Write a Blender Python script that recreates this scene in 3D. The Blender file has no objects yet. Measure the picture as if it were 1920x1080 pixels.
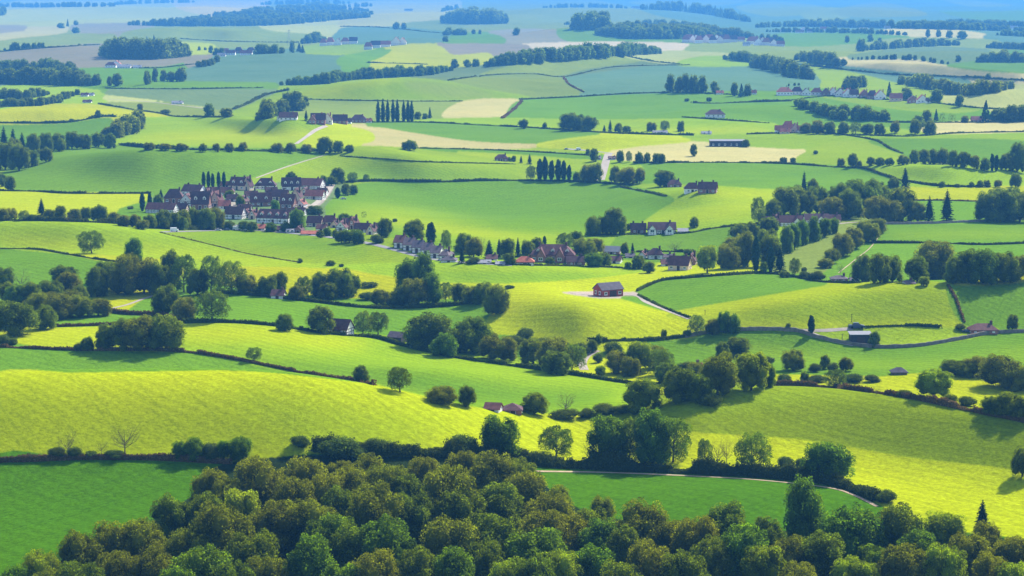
import bpy, math, random
import numpy as np
from mathutils import Vector

SC = bpy.context.scene
COL = SC.collection
R = math.radians
RNG = np.random.default_rng(7)
random.seed(7)

# ------------------------------------------------------------------ camera
FP, VH, HC = 4200.0, -28.0, 110.0            # focal length and horizon row in photo pixels, eye height in metres
PITCH = math.atan((540 - VH) / FP)
SP, CP = math.sin(PITCH), math.cos(PITCH)
cam_data = bpy.data.cameras.new('camera')
cam_data.sensor_width = 36.0
cam_data.lens = 36.0 * FP / 1920.0
cam_data.clip_start, cam_data.clip_end = 1.0, 120000.0
cam = bpy.data.objects.new('camera', cam_data)
COL.objects.link(cam)
cam.location = (0, 0, HC)
cam.rotation_euler = (math.pi / 2 - PITCH, 0, 0)
SC.camera = cam

def lev(u, v):
    """photo pixel -> direction as (lateral, downward) level coordinates"""
    u, v = np.asarray(u, float), np.asarray(v, float)
    y = FP * CP + (540 - v) * SP
    z = -FP * SP + (540 - v) * CP
    return FP * (u - 960) / y, -FP * z / y

def pix(U, B):
    a, b = U / FP, B / FP
    c = CP + b * SP
    return 960 + FP * a / c, 540 + FP * (b * CP - SP) / c

# ------------------------------------------------------------------ terrain
RIDGES = [  # crest line in the photo, height, width in front, width behind, taper at its two ends
    ([(-900, 716), (0, 706), (150, 700), (300, 697), (430, 696), (520, 701), (620, 712), (700, 722), (800, 745), (900, 768), (1000, 781), (1100, 790), (1300, 806)], 18, 78, 62, (50, 760)),
    ([(1010, 800), (1100, 790), (1190, 772), (1300, 745), (1400, 730), (1470, 724), (1600, 734), (1750, 756), (1920, 786), (2600, 850)], 10.5, 46, 50, (330, 300)),
    ([(200, 622), (340, 612), (450, 608), (560, 618), (680, 640), (800, 660)], 5.075, 60, 52, (400, 400)),
    ([(800, 580), (925, 549), (1000, 545), (1060, 547), (1150, 560), (1230, 578), (1400, 610)], 10.5, 24, 44, (330, 330)),
    ([(1180, 600), (1330, 575), (1400, 560), (1540, 538), (1640, 530), (1770, 530), (1830, 526), (1920, 515), (2600, 505)], 11.5, 25, 44, (380, 300)),
    ([(1100, 545), (1220, 530), (1330, 517), (1430, 513), (1500, 520), (1600, 530)], 4.35, 26, 33.8, (350, 350)),
    ([(-900, 420), (0, 414), (150, 421), (300, 437), (420, 452), (600, 480)], 9, 13, 30, (300, 500)),
    ([(0, 330), (120, 300), (220, 280), (400, 281), (560, 290), (700, 300)], 16, 14, 24, (300, 350)),
    ([(500, 310), (610, 291), (680, 279), (740, 278), (840, 289), (960, 312), (1060, 330)], 12.5, 11, 22, (320, 320)),
    ([(440, 205), (540, 178), (640, 155), (720, 147), (790, 147), (850, 155), (930, 172), (1020, 190)], 19.5, 6, 20, (280, 280)),
    ([(1480, 125), (1560, 120), (1660, 111), (1780, 125), (1920, 138), (2100, 150)], 15, 3.2, 12, (220, 200)),
    ([(780, 145), (880, 128), (980, 115), (1080, 105), (1180, 103), (1300, 110)], 13, 4.5, 14, (220, 220)),
    ([(120, 80), (230, 62), (300, 49), (400, 49), (540, 58), (640, 66)], 20, 2.4, 8, (220, 220)),
    ([(1500, 300), (1640, 303), (1750, 310), (1850, 318), (2000, 326)], 8.5, 8, 18, (300, 250)),
    ([(1100, 362), (1240, 356), (1400, 352), (1560, 356)], 10, 14, 26, (300, 300)),
    ([(580, 45), (680, 36), (800, 22), (900, 32), (1000, 40)], 14.5, 5.5, 9.1, (180, 180)),
    ([(-500, 210), (60, 205), (150, 199), (240, 214), (340, 228)], 10, 4.5, 14, (200, 260)),
    ([(300, 220), (420, 222), (560, 228), (640, 240), (760, 255)], 12, 7, 18, (260, 260)),
    ([(900, 285), (1000, 268), (1100, 255), (1180, 251), (1260, 257), (1360, 268)], 8, 5, 14, (240, 240)),
    ([(1680, 210), (1780, 190), (1850, 171), (1960, 165), (2300, 160)], 14, 5, 14, (220, 200)),
    ([(1380, 22), (1480, 16), (1600, 12), (1700, 22), (1800, 30)], 20.3, 4.4, 7.8, (180, 180)),
    ([(-400, 34), (0, 24), (150, 13), (300, 17), (450, 24), (650, 40)], 16, 4.95, 8, (180, 180)),
    ([(820, 48), (950, 28), (1080, 16), (1250, 20), (1400, 34)], 16, 5.5, 8, (180, 180)),
    ([(1500, 70), (1640, 58), (1750, 53), (1860, 64), (2000, 74)], 12, 5.5, 8, (180, 180)),
    ([(560, 130), (700, 96), (780, 87), (860, 98), (960, 112)], 8, 8.8, 12, (180, 180)),
]
BUMPS = [  # centre in the photo, half widths, height
    (950, 395, 280, 42, -11), (760, 448, 220, 30, 5), (1350, 390, 140, 30, 5), (500, 500, 200, 30, 4), (900, 500, 200, 18, 4),
    (1000, 660, 320, 60, -5), (1500, 660, 260, 40, -5), (250, 640, 250, 40, 3), (800, 690, 160, 30, 3), (1700, 440, 200, 40, 3),
    (300, 1000, 500, 120, 3), (1300, 930, 340, 40, 2), (620, 260, 200, 22, 5), (1300, 225, 200, 20, 5),
    (200, 110, 200, 18, 7), (600, 120, 220, 14, 8), (1350, 150, 200, 18, 9), (1100, 60, 240, 12, 12), (1500, 330, 200, 15, -3),
    (160, 480, 160, 22, 4), (1400, 600, 180, 25, 3), (1700, 250, 220, 10, 4), (1120, 210, 200, 18, -5), (100, 250, 160, 14, -4),
    (120, 92, 150, 7, 12), (760, 72, 130, 6, 13), (1150, 62, 150, 6, 14), (1500, 96, 160, 7, 12), (1780, 96, 150, 7, 12), (980, 152, 190, 9, 8), (300, 152, 170, 9, 8),
    (1420, 205, 170, 10, 7), (560, 108, 130, 7, 10), (1660, 205, 170, 9, 7), (1250, 112, 150, 7, 9), (420, 20, 160, 3, 10), (1000, 24, 160, 3, 10), (1640, 36, 170, 4, 12), (1850, 22, 150, 3, 10),
]

def smooth(t):
    t = np.clip(t, 0, 1)
    return t * t * (3 - 2 * t)

_rp = []
for pts, A, wf, wb, tp in RIDGES:
    ud = np.arange(pts[0][0], pts[-1][0] + 1, 10.0)
    vd = np.interp(ud, [p[0] for p in pts], [p[1] for p in pts])
    for _ in range(3):                                      # a crest line has no corners
        pad = np.concatenate([2 * vd[0] - vd[6:0:-1], vd, 2 * vd[-1] - vd[-2:-8:-1]])
        vd = np.convolve(pad, np.ones(13) / 13, 'valid')
    U, B = lev(ud, vd)
    _rp.append((U, B, A, wf, wb, tp))
_bp = []
for u, v, wu, wv, A in BUMPS:
    U, B = lev(u, v)
    _bp.append((float(U), float(B) / (1 - A / HC), wu, wv, A))

def zfun(U, S):
    z = np.zeros(np.broadcast(U, S).shape)
    for Ur, Br, A, wf, wb, tp in _rp:
        Bc = np.interp(U, Ur, Br)
        t = smooth((U - Ur[0]) / tp[0]) * smooth((Ur[-1] - U) / tp[1])
        Sc = Bc / (1 - A * t / HC)
        w = np.where(S > Sc, wf, wb)
        z = z + A * t * np.exp(-((S - Sc) / w) ** 2)
    for Ub, Sb, wu, wv, A in _bp:
        z = z + A * np.exp(-((U - Ub) / wu) ** 2 - ((S - Sb) / wv) ** 2)
    y = FP * HC / S
    x = U * y / FP
    z = z + 0.55 * np.sin(x / 31 + 1.3 * np.sin(y / 47)) * np.sin(y / 37 + 0.8) + 0.3 * np.sin(x / 13 + y / 21) * np.sin(y / 17 - x / 29)
    far = smooth((260 - S) / 200)
    z = z + far * (4.0 * np.sin(x / 210 + 0.7) * np.sin(y / 330 + 1.0 + x / 900) + 2.5 * np.sin(x / 95 - y / 240))
    return z

cols = np.concatenate([np.arange(-900, -20, 14), np.arange(-20, 1941, 1.7), np.arange(1941, 2821, 14)])
GU = lev(cols, np.full_like(cols, 540.0))[0]
GS = np.concatenate([np.arange(1700, 1200, -10), np.arange(1200, 320, -1.0), np.arange(320, 130, -0.5), np.arange(130, 11, -0.33)])
NU, NS = len(GU), len(GS)
GZ = zfun(GU[None, :], GS[:, None])
GB = GS[:, None] * (1 - GZ / HC)

def hit(u, v):
    """first ground point on the sight line through a photo pixel: its place in the world"""
    U, B = lev(u, v)
    U, B = float(U), float(B)
    j = int(np.clip(np.searchsorted(GU, U) - 1, 0, NU - 2))
    t = float(np.clip((U - GU[j]) / (GU[j + 1] - GU[j]), 0, 1))
    col = GB[:, j] * (1 - t) + GB[:, j + 1] * t
    k = int(np.argmax(col <= B))
    if k == 0:
        k = 1 if col[0] <= B else NS - 1
    f = float(np.clip((col[k - 1] - B) / max(col[k - 1] - col[k], 1e-6), 0, 1))
    S = GS[k - 1] + (GS[k] - GS[k - 1]) * f
    y = FP * HC / S
    x = U * y / FP
    return x, y, float(zfun(np.array(U), np.array(S)))

def ground_z(x, y):
    return float(zfun(np.array(FP * x / y), np.array(FP * HC / y)))

def metres(px, p):
    return px * math.sqrt(p[0] ** 2 + p[1] ** 2 + (HC - p[2]) ** 2) / FP

def catmull(pts, n=8, closed=False):
    P = np.array(pts, float)
    out = []
    m = len(P)
    for i in range(m if closed else m - 1):
        if closed:
            a, b, c, d = P[(i - 1) % m], P[i], P[(i + 1) % m], P[(i + 2) % m]
        else:
            a, b, c, d = P[max(i - 1, 0)], P[i], P[i + 1], P[min(i + 2, m - 1)]
        for k in range(n):
            t = k / n
            out.append(0.5 * ((2 * b) + (c - a) * t + (2 * a - 5 * b + 4 * c - d) * t * t + (3 * b - a - 3 * c + d) * t ** 3))
    if not closed:
        out.append(P[-1])
    return np.array(out)

# ------------------------------------------------------------------ fields: what grows where, with hill shading tinted in
CROP_AND_SHADE = dict(
    Y=(.295, .335, .002), L=(.182, .272, .006), G=(.100, .200, .009), D=(.048, .128, .0003), M=(.185, .235, .001), Z=(.33, .36, .001), O=(.16, .21, .03), T=(.37, .33, .12), E=(.165, .225, .003),  # M and Z: the front hill's shade and light mixed as field tones
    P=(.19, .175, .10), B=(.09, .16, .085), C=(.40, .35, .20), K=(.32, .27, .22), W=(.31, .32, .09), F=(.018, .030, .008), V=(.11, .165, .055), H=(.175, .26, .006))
FIELDS = []
def F(c, *p):
    FIELDS.append((c, p))
# base bands, then single fields from far to near (corner points in the photo)
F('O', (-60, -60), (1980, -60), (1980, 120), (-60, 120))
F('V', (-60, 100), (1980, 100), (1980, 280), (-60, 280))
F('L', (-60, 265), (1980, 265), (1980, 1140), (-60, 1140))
F('W', (0, 35), (60, 22), (100, 13), (200, 15), (300, 18), (360, 20), (380, 28), (250, 40), (0, 42))
F('T', (340, 12), (460, 6), (480, 18), (400, 28), (360, 24))
F('P', (0, 50), (40, 52), (40, 60), (0, 62))
F('T', (0, 63), (100, 55), (120, 58), (75, 68), (0, 75))
F('O', (0, 78), (70, 68), (200, 62), (200, 75), (80, 85), (0, 95))
F('P', (140, 56), (150, 47), (230, 44), (290, 50), (220, 62), (160, 62))
F('O', (230, 64), (290, 50), (370, 48), (500, 55), (590, 70), (560, 78), (430, 76), (340, 72))
F('W', (490, 50), (560, 44), (640, 40), (640, 58), (530, 60))
F('P', (0, 102), (60, 92), (180, 85), (190, 100), (250, 112), (390, 104), (360, 118), (290, 127), (150, 125), (0, 130))
F('Y', (345, 85), (390, 87), (390, 98), (355, 100))
F('G', (150, 130), (300, 125), (345, 118), (335, 135), (340, 150), (280, 157), (170, 152))
F('B', (415, 108), (640, 103), (680, 110), (640, 125), (560, 138), (480, 150), (350, 150), (350, 138), (395, 122))
F('G', (200, 165), (350, 153), (490, 158), (490, 166), (300, 165))
F('V', (205, 168), (300, 166), (500, 168), (480, 185), (440, 203), (380, 200), (300, 185))
F('W', (180, 185), (280, 190), (380, 200), (380, 204), (280, 195))
F('O', (200, 195), (300, 192), (380, 202), (420, 215), (320, 216))
F('L', (0, 190), (60, 178), (140, 176), (200, 190), (110, 193), (0, 205))
F('Y', (0, 207), (60, 197), (110, 195), (190, 200), (320, 217), (240, 220), (190, 218), (130, 229), (0, 229))
F('G', (0, 237), (100, 232), (200, 222), (195, 240), (180, 258), (40, 260), (-20, 248))
F('L', (235, 258), (262, 225), (300, 219), (420, 219), (520, 230), (600, 237), (560, 264), (420, 272), (240, 266))
F('W', (640, 40), (700, 25), (830, 20), (835, 35), (760, 40), (700, 52), (640, 52))
F('O', (760, 46), (840, 38), (880, 45), (870, 55), (830, 54))
F('B', (640, 53), (700, 50), (760, 55), (830, 60), (830, 75), (720, 80), (640, 75))
F('O', (870, 52), (945, 20), (1060, 15), (1190, 17), (1280, 20), (1280, 38), (1140, 30), (1080, 30), (1070, 50), (980, 52))
F('P', (920, 62), (975, 55), (1040, 57), (1065, 70), (1060, 80), (960, 82), (940, 72))
F('G', (1045, 57), (1100, 60), (1160, 72), (1275, 72), (1275, 80), (1080, 80))
F('G', (840, 72), (920, 63), (950, 78), (900, 84), (840, 80))
F('C', (980, 82), (1100, 78), (1270, 80), (1275, 90), (1170, 90), (1100, 83))
F('P', (825, 83), (960, 82), (985, 88), (900, 98), (850, 102))
F('Y', (700, 117), (735, 88), (820, 85), (850, 102), (912, 100), (905, 118), (840, 121))
F('L', (590, 92), (640, 86), (700, 88), (690, 94), (640, 102), (580, 99))
F('G', (640, 106), (730, 92), (720, 105), (690, 116), (640, 125))
F('V', (760, 148), (900, 125), (980, 115), (1080, 105), (1160, 100), (1220, 113), (1260, 119), (1200, 125), (1060, 145), (1000, 138), (860, 150))
F('O', (900, 140), (980, 118), (1080, 107), (1160, 102), (1210, 113), (1100, 130), (1050, 142), (990, 136))
F('W', (1162, 101), (1280, 98), (1360, 99), (1400, 116), (1400, 124), (1240, 119))
F('B', (1060, 145), (1250, 120), (1280, 123), (1400, 125), (1540, 140), (1540, 150), (1400, 160), (1270, 173), (1100, 176), (1090, 170), (1065, 160))
F('O', (850, 152), (920, 142), (1000, 138), (1057, 145), (1062, 156), (1095, 173), (1000, 183), (960, 178), (920, 168))
F('H', (430, 218), (500, 186), (560, 170), (640, 155), (720, 145), (800, 147), (850, 154), (910, 167), (990, 180), (980, 187), (860, 190), (700, 190), (580, 187), (500, 210))
F('O', (570, 187), (640, 187), (865, 190), (830, 222), (770, 224), (640, 224), (590, 215))
F('T', (870, 189), (978, 187), (955, 218), (832, 221))
F('G', (978, 187), (1100, 182), (1280, 174), (1400, 180), (1490, 190), (1500, 210), (1555, 228), (1400, 226), (1280, 222), (1230, 240), (1100, 240), (960, 233), (948, 219))
F('L', (830, 222), (950, 220), (1100, 224), (1280, 222), (1400, 225), (1450, 233), (1430, 250), (1290, 252), (1150, 246), (960, 234), (880, 229), (760, 226))
F('G', (690, 236), (780, 229), (940, 236), (1120, 251), (1080, 262), (960, 268), (850, 264), (760, 246))
F('T', (610, 242), (700, 238), (770, 248), (880, 264), (1000, 272), (960, 279), (860, 277), (740, 272), (600, 262))
F('Y', (600, 240), (660, 238), (700, 250), (690, 268), (590, 266), (570, 258))
F('Y', (1010, 270), (1100, 255), (1180, 250), (1260, 256), (1290, 263), (1180, 277), (1100, 281))
F('B', (1180, -60), (1980, -60), (1980, 62), (1700, 56), (1400, 50), (1200, 18))
F('O', (1380, 14), (1440, 3), (1520, 8), (1552, 16), (1530, 26), (1440, 30))
F('O', (1500, 26), (1552, 14), (1600, 20), (1590, 34), (1530, 38))
F('O', (1560, 20), (1650, 4), (1740, 28), (1600, 32), (1570, 25))
F('O', (1750, -6), (1840, 2), (1900, 10), (1820, 12))
F('O', (1180, 4), (1280, -4), (1400, -2), (1370, 8), (1260, 14))
F('G', (1760, 20), (1860, 22), (1960, 16), (1960, 34), (1840, 38))
F('T', (1650, 57), (1750, 52), (1850, 65), (1700, 68))
F('G', (1470, 72), (1580, 62), (1700, 67), (1680, 75), (1580, 85), (1480, 85))
F('O', (1300, 95), (1320, 83), (1480, 88), (1600, 82), (1700, 70), (1850, 80), (1850, 95), (1700, 88), (1600, 98), (1500, 103))
F('L', (1280, 112), (1340, 104), (1400, 115), (1402, 124), (1280, 124))
F('V', (1600, 104), (1720, 88), (1850, 92), (1840, 105), (1760, 120), (1700, 111), (1620, 112))
F('T', (1575, 117), (1660, 111), (1720, 112), (1780, 125), (1850, 135), (1940, 138), (1940, 152), (1780, 141), (1690, 133))
F('B', (1560, 125), (1640, 130), (1780, 143), (1810, 152), (1720, 157), (1650, 152), (1600, 136))
F('G', (1780, 122), (1940, 116), (1940, 137), (1830, 132))
F('L', (1530, 123), (1600, 135), (1660, 150), (1740, 170), (1745, 181), (1650, 175), (1580, 150), (1540, 150))
F('W', (1770, 192), (1850, 170), (1940, 164), (1940, 204), (1830, 202))
F('G', (1520, 180), (1600, 183), (1830, 201), (1835, 216), (1740, 230), (1680, 222), (1560, 205))
F('L', (1540, 182), (1640, 186), (1830, 201), (1800, 212), (1690, 206))
F('T', (1750, 232), (1940, 228), (1940, 248), (1840, 250), (1760, 247))
F('L', (1280, 256), (1400, 250), (1560, 250), (1700, 256), (1940, 248), (1940, 263), (1640, 263), (1500, 276), (1380, 268))
F('L', (860, 283), (1010, 280), (1110, 286), (1110, 302), (980, 303), (930, 295))
F('G', (790, 277), (900, 279), (1010, 284), (1110, 288), (1110, 299), (980, 290), (880, 284))
F('T', (1150, 288), (1190, 276), (1250, 271), (1330, 269), (1400, 278), (1520, 286), (1490, 301), (1400, 306), (1280, 305))
F('H', (1495, 302), (1530, 276), (1560, 267), (1620, 264), (1690, 285), (1680, 298), (1620, 309))
F('G', (1630, 264), (1700, 259), (1940, 265), (1940, 292), (1780, 287), (1700, 290), (1660, 278))
F('G', (1190, 309), (1280, 305), (1480, 306), (1620, 315), (1670, 335), (1680, 346), (1560, 354), (1420, 351), (1340, 346), (1200, 345))
F('L', (1130, 314), (1200, 309), (1200, 330), (1150, 338))
F('H', (1630, 315), (1720, 308), (1860, 318), (1940, 326), (1940, 350), (1760, 350), (1700, 341))
F('H', (1170, 349), (1240, 344), (1340, 350), (1430, 355), (1510, 358), (1460, 390), (1420, 421), (1290, 431), (1175, 443), (1190, 405), (1255, 372))
F('Y', (1690, 357), (1760, 352), (1940, 350), (1940, 373), (1720, 374))
F('G', (1655, 421), (1760, 418), (1940, 411), (1940, 458), (1640, 456))
F('G', (1560, 512), (1630, 458), (1940, 457), (1940, 524), (1600, 524))
F('O', (1455, 500), (1560, 440), (1625, 422), (1600, 450), (1545, 498), (1480, 505))
F('G', (1170, 442), (1290, 434), (1400, 423), (1380, 450), (1340, 478), (1190, 472))
F('G', (1715, 378), (1835, 380), (1835, 417), (1710, 416))
F('G', (20, 358), (60, 325), (150, 290), (225, 278), (400, 280), (590, 289), (640, 296), (540, 318), (460, 345), (300, 361), (100, 361))
F('H', (450, 350), (520, 318), (610, 290), (660, 280), (720, 277), (800, 283), (900, 297), (990, 320), (985, 337), (830, 339), (690, 338), (620, 352))
F('Y', (-20, 360), (250, 362), (275, 365), (230, 388), (180, 396), (-20, 390))
F('G', (235, 388), (290, 384), (440, 396), (440, 420), (300, 420), (230, 400))
F('V', (575, 360), (600, 344), (650, 345), (668, 356), (640, 378), (600, 398), (566, 398))
F('K', (610, 347), (626, 347), (622, 360), (606, 380), (588, 392), (574, 393), (594, 376), (604, 360))
F('V', (300, 372), (400, 350), (480, 345), (560, 345), (580, 392), (560, 430), (440, 425), (300, 402))
F('K', (405, 384), (440, 378), (462, 380), (455, 388), (410, 392))
F('K', (560, 384), (590, 384), (600, 393), (566, 398))
F('G', (610, 388), (660, 352), (740, 342), (830, 339), (985, 338), (1160, 346), (1262, 370), (1235, 395), (1180, 428), (1100, 445), (960, 450), (860, 445), (740, 420), (640, 402))
F('L', (-20, 415), (120, 418), (230, 428), (310, 436), (400, 460), (560, 490), (760, 502), (620, 502), (460, 496), (300, 482), (220, 476), (-20, 465))
F('H', (310, 436), (450, 432), (560, 440), (640, 455), (760, 475), (800, 492), (640, 495), (560, 492), (480, 478), (400, 460))
F('G', (-20, 470), (60, 471), (120, 478), (225, 492), (200, 512), (100, 535), (-20, 532))
F('Y', (120, 474), (230, 483), (330, 490), (230, 495))
F('Y', (430, 505), (620, 503), (700, 515), (760, 525), (640, 545), (470, 530))
F('H', (640, 498), (760, 492), (880, 498), (1000, 500), (1220, 507), (1110, 522), (960, 530), (820, 528), (720, 515))
F('Y', (760, 530), (960, 531), (1110, 522), (1230, 508), (1330, 506), (1420, 511), (1300, 520), (1200, 542), (1060, 552), (940, 548), (820, 545))
F('Y', (195, 582), (230, 558), (270, 552), (296, 555), (240, 577))
F('G', (245, 584), (300, 550), (400, 547), (520, 560), (700, 577), (830, 576), (925, 563), (915, 592), (860, 617), (700, 617), (560, 612), (450, 602), (330, 600))
F('G', (105, 597), (200, 587), (300, 592), (330, 604), (200, 610), (110, 612))
F('Y', (20, 630), (60, 617), (180, 613), (345, 610), (345, 655), (190, 656), (100, 655))
F('L', (330, 655), (345, 610), (450, 606), (620, 626), (760, 650), (900, 682), (1090, 706), (1190, 720), (1160, 750), (1060, 768), (920, 765), (800, 742), (690, 717), (560, 700), (450, 680))
F('G', (-20, 651), (150, 657), (300, 660), (400, 668), (520, 695), (700, 722), (300, 712), (-20, 712))
F('G', (930, 635), (975, 633), (1005, 642), (990, 650), (940, 648))
F('Y', (915, 605), (945, 560), (960, 545), (1050, 545), (1150, 558), (1300, 596), (1300, 626), (1240, 634), (1100, 637), (960, 624))
F('K', (1055, 548), (1120, 546), (1175, 549), (1195, 553), (1140, 560), (1090, 555))
F('G', (1165, 558), (1195, 556), (1245, 582), (1215, 575))
F('G', (1195, 545), (1240, 526), (1300, 521), (1430, 513), (1480, 518), (1545, 532), (1400, 560), (1265, 586))
F('E', (1255, 587), (1400, 560), (1540, 538), (1640, 529), (1775, 531), (1800, 580), (1808, 610), (1600, 617), (1400, 617), (1290, 604))
F('G', (1775, 532), (1830, 527), (1940, 514), (1940, 618), (1812, 612))
F('Y', (1770, 530), (1830, 525), (1940, 512), (1940, 526), (1830, 536))
F('H', (1500, 618), (1600, 617), (1850, 613), (1860, 624), (1800, 635), (1720, 647), (1640, 650), (1550, 632))
F('G', (1200, 642), (1300, 638), (1400, 622), (1500, 624), (1560, 640), (1640, 652), (1760, 648), (1870, 628), (1940, 624), (1940, 684), (1770, 702), (1650, 702), (1500, 692), (1340, 672))
F('Y', (1430, 722), (1500, 712), (1650, 708), (1720, 700), (1810, 700), (1850, 722), (1940, 738), (1940, 792), (1840, 770), (1700, 746), (1560, 727))
F('Y', (1085, 690), (1150, 695), (1245, 712), (1245, 722), (1120, 708))
F('E', (1100, 790), (1190, 773), (1300, 745), (1450, 723), (1560, 727), (1700, 746), (1840, 770), (1960, 796), (1960, 900), (1800, 874), (1700, 857), (1500, 824), (1280, 809))
F('Y', (-20, 706), (150, 699), (300, 696), (430, 695), (520, 700), (620, 711), (700, 721), (800, 744), (900, 767), (1000, 780), (1110, 788), (1280, 809), (1500, 824), (1700, 857), (1960, 900), (1960, 1030), (1800, 1000), (1680, 960), (1580, 915), (1420, 892), (1280, 885), (1000, 868), (860, 852), (600, 850), (430, 868), (-20, 866))
F('D', (-20, 866), (150, 862), (300, 863), (430, 868), (600, 850), (860, 854), (1000, 878), (1130, 884), (1280, 889), (1420, 897), (1550, 911), (1650, 946), (1700, 985), (1960, 1025), (1960, 1140), (-20, 1140))
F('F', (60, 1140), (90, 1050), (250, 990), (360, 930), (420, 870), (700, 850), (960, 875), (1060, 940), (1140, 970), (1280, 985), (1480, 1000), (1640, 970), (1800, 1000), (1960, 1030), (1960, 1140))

SOFT_SHADE = []  # soft patches that paint hill light and shade into the field colour
def S(c, *p, blur=12, k=1.0):
    SOFT_SHADE.append((c, p, blur, k))
S('L', (610, 402), (700, 384), (800, 394), (950, 430), (1110, 440), (1180, 424), (1170, 455), (960, 470), (850, 460), (740, 430), (640, 412), blur=16)
S('Y', (620, 402), (740, 405), (860, 425), (960, 440), (1080, 445), (960, 452), (800, 428), (700, 412), blur=8, k=.6)
S('G', (400, 672), (560, 680), (760, 692), (980, 722), (1150, 735), (1130, 752), (1060, 768), (920, 765), (800, 742), (690, 717), (560, 700), blur=12)
S('Y', (345, 640), (345, 606), (450, 604), (620, 624), (700, 645), (620, 652), (480, 640), blur=12, k=.8)
S('Y', (1255, 587), (1400, 561), (1540, 539), (1640, 529), (1720, 532), (1560, 550), (1420, 578), (1330, 596), (1290, 606), blur=10, k=.9)
S('Y', (1290, 604), (1400, 602), (1600, 604), (1808, 604), (1808, 616), (1600, 620), (1400, 620), blur=8, k=.8)
S('G', (340, 438), (450, 434), (560, 441), (660, 458), (700, 470), (640, 474), (480, 458), blur=12)
S('Y', (-20, 445), (150, 450), (300, 462), (460, 482), (600, 496), (460, 494), (300, 480), (100, 470), blur=10, k=.6)
S('D', (-20, 1000), (120, 960), (300, 930), (300, 1140), (-20, 1140), blur=30, k=.5)
S('M', (-20, 730), (200, 735), (420, 760), (560, 850), (300, 870), (-20, 870), blur=30, k=.95)  # shaded lower slope of the front hill, painted darker
S('L', (430, 730), (700, 770), (860, 800), (780, 840), (560, 830), blur=30, k=.5)
S('Z', (1060, 800), (1300, 830), (1500, 850), (1700, 880), (1960, 930), (1960, 1000), (1700, 960), (1500, 880), (1300, 850), blur=16, k=.5)  # sunlit right part of the front field, painted lighter
S('H', (1190, 785), (1330, 750), (1450, 732), (1600, 742), (1500, 752), (1330, 775), blur=12, k=.7)
S('L', (470, 318), (600, 296), (760, 284), (900, 300), (800, 310), (620, 312), blur=8, k=.6)
S('G', (640, 320), (760, 312), (940, 322), (960, 338), (680, 338), blur=10, k=.7)
S('Y', (1180, 420), (1300, 418), (1420, 400), (1470, 372), (1400, 372), (1280, 398), blur=10, k=.5)
S('Y', (1290, 352), (1400, 356), (1500, 362), (1380, 372), (1300, 364), blur=6, k=.6)
S('Y', (840, 285), (1000, 283), (1010, 300), (900, 298), blur=6, k=.3)
S('O', (760, 150), (850, 156), (930, 178), (860, 184), (780, 172), blur=6, k=.8)
S('Y', (450, 214), (560, 176), (680, 152), (760, 148), (640, 172), (700, 184), (560, 186), blur=6, k=.5)
S('Y', (240, 262), (420, 240), (600, 244), (560, 264), (420, 272), blur=6, k=.6)
S('Y', (960, 236), (1150, 242), (1400, 238), (1430, 250), (1200, 250), blur=4, k=.5)
S('L', (980, 226), (1100, 215), (1250, 212), (1240, 240), (1080, 238), blur=6, k=.6)
S('Y', (760, 502), (900, 508), (1100, 512), (1200, 506), (1000, 500), blur=5, k=.35)
S('G', (820, 515), (960, 508), (1120, 512), (1060, 522), (940, 528), blur=6, k=.5)
S('E', (1000, 560), (1120, 566), (1250, 600), (1200, 622), (1060, 600), blur=18, k=.15)
S('L', (1660, 440), (1800, 430), (1940, 432), (1940, 450), (1760, 452), blur=8, k=.5)
S('L', (1320, 640), (1500, 655), (1700, 676), (1940, 650), (1940, 680), (1750, 698), (1560, 690), (1400, 668), blur=10, k=.5)
IW, IH, X0, Y0, K2 = 2000, 1170, -40, -60, 1.0
fid = np.zeros((IH, IW), np.uint8)
for i, (c, p) in enumerate(FIELDS):
    P = (catmull(p, 6, True) if i > 2 else np.array(p, float))
    P = (P - [X0, Y0]) * K2
    # wobble the edge a little, as ploughed edges do
    x0, y0 = P[:, 0], P[:, 1]
    x1, y1 = np.roll(x0, -1), np.roll(y0, -1)
    for r in range(max(0, int(y0.min())), min(IH, int(y0.max()) + 2)):
        m = ((y0 <= r) & (y1 > r)) | ((y1 <= r) & (y0 > r))
        if not m.any():
            continue
        xs = np.sort(x0[m] + (r - y0[m]) / (y1[m] - y0[m]) * (x1[m] - x0[m]))
        for a, b in zip(xs[0::2], xs[1::2]):
            a, b = max(0, int(round(a))), min(IW, int(round(b)))
            if b > a:
                fid[r, a:b] = i
# a gap between fields belongs to the field next to it
for _ in range(22):
    for ax, sh in ((0, 1), (1, 1), (0, -1), (1, -1)):
        nb_ = np.roll(fid, sh, ax)
        fid = np.where((fid < 3) & (nb_ > 2), nb_, fid)
lut = np.array([CROP_AND_SHADE[c] for c, _ in FIELDS])
# each field of a crop has its own slight tone
tone = 1 + RNG.uniform(-.09, .09, (len(FIELDS), 1)) + RNG.uniform(-.035, .035, (len(FIELDS), 3))
lut = lut * np.where(np.arange(len(FIELDS))[:, None] < 3, 1.0, tone)

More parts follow.
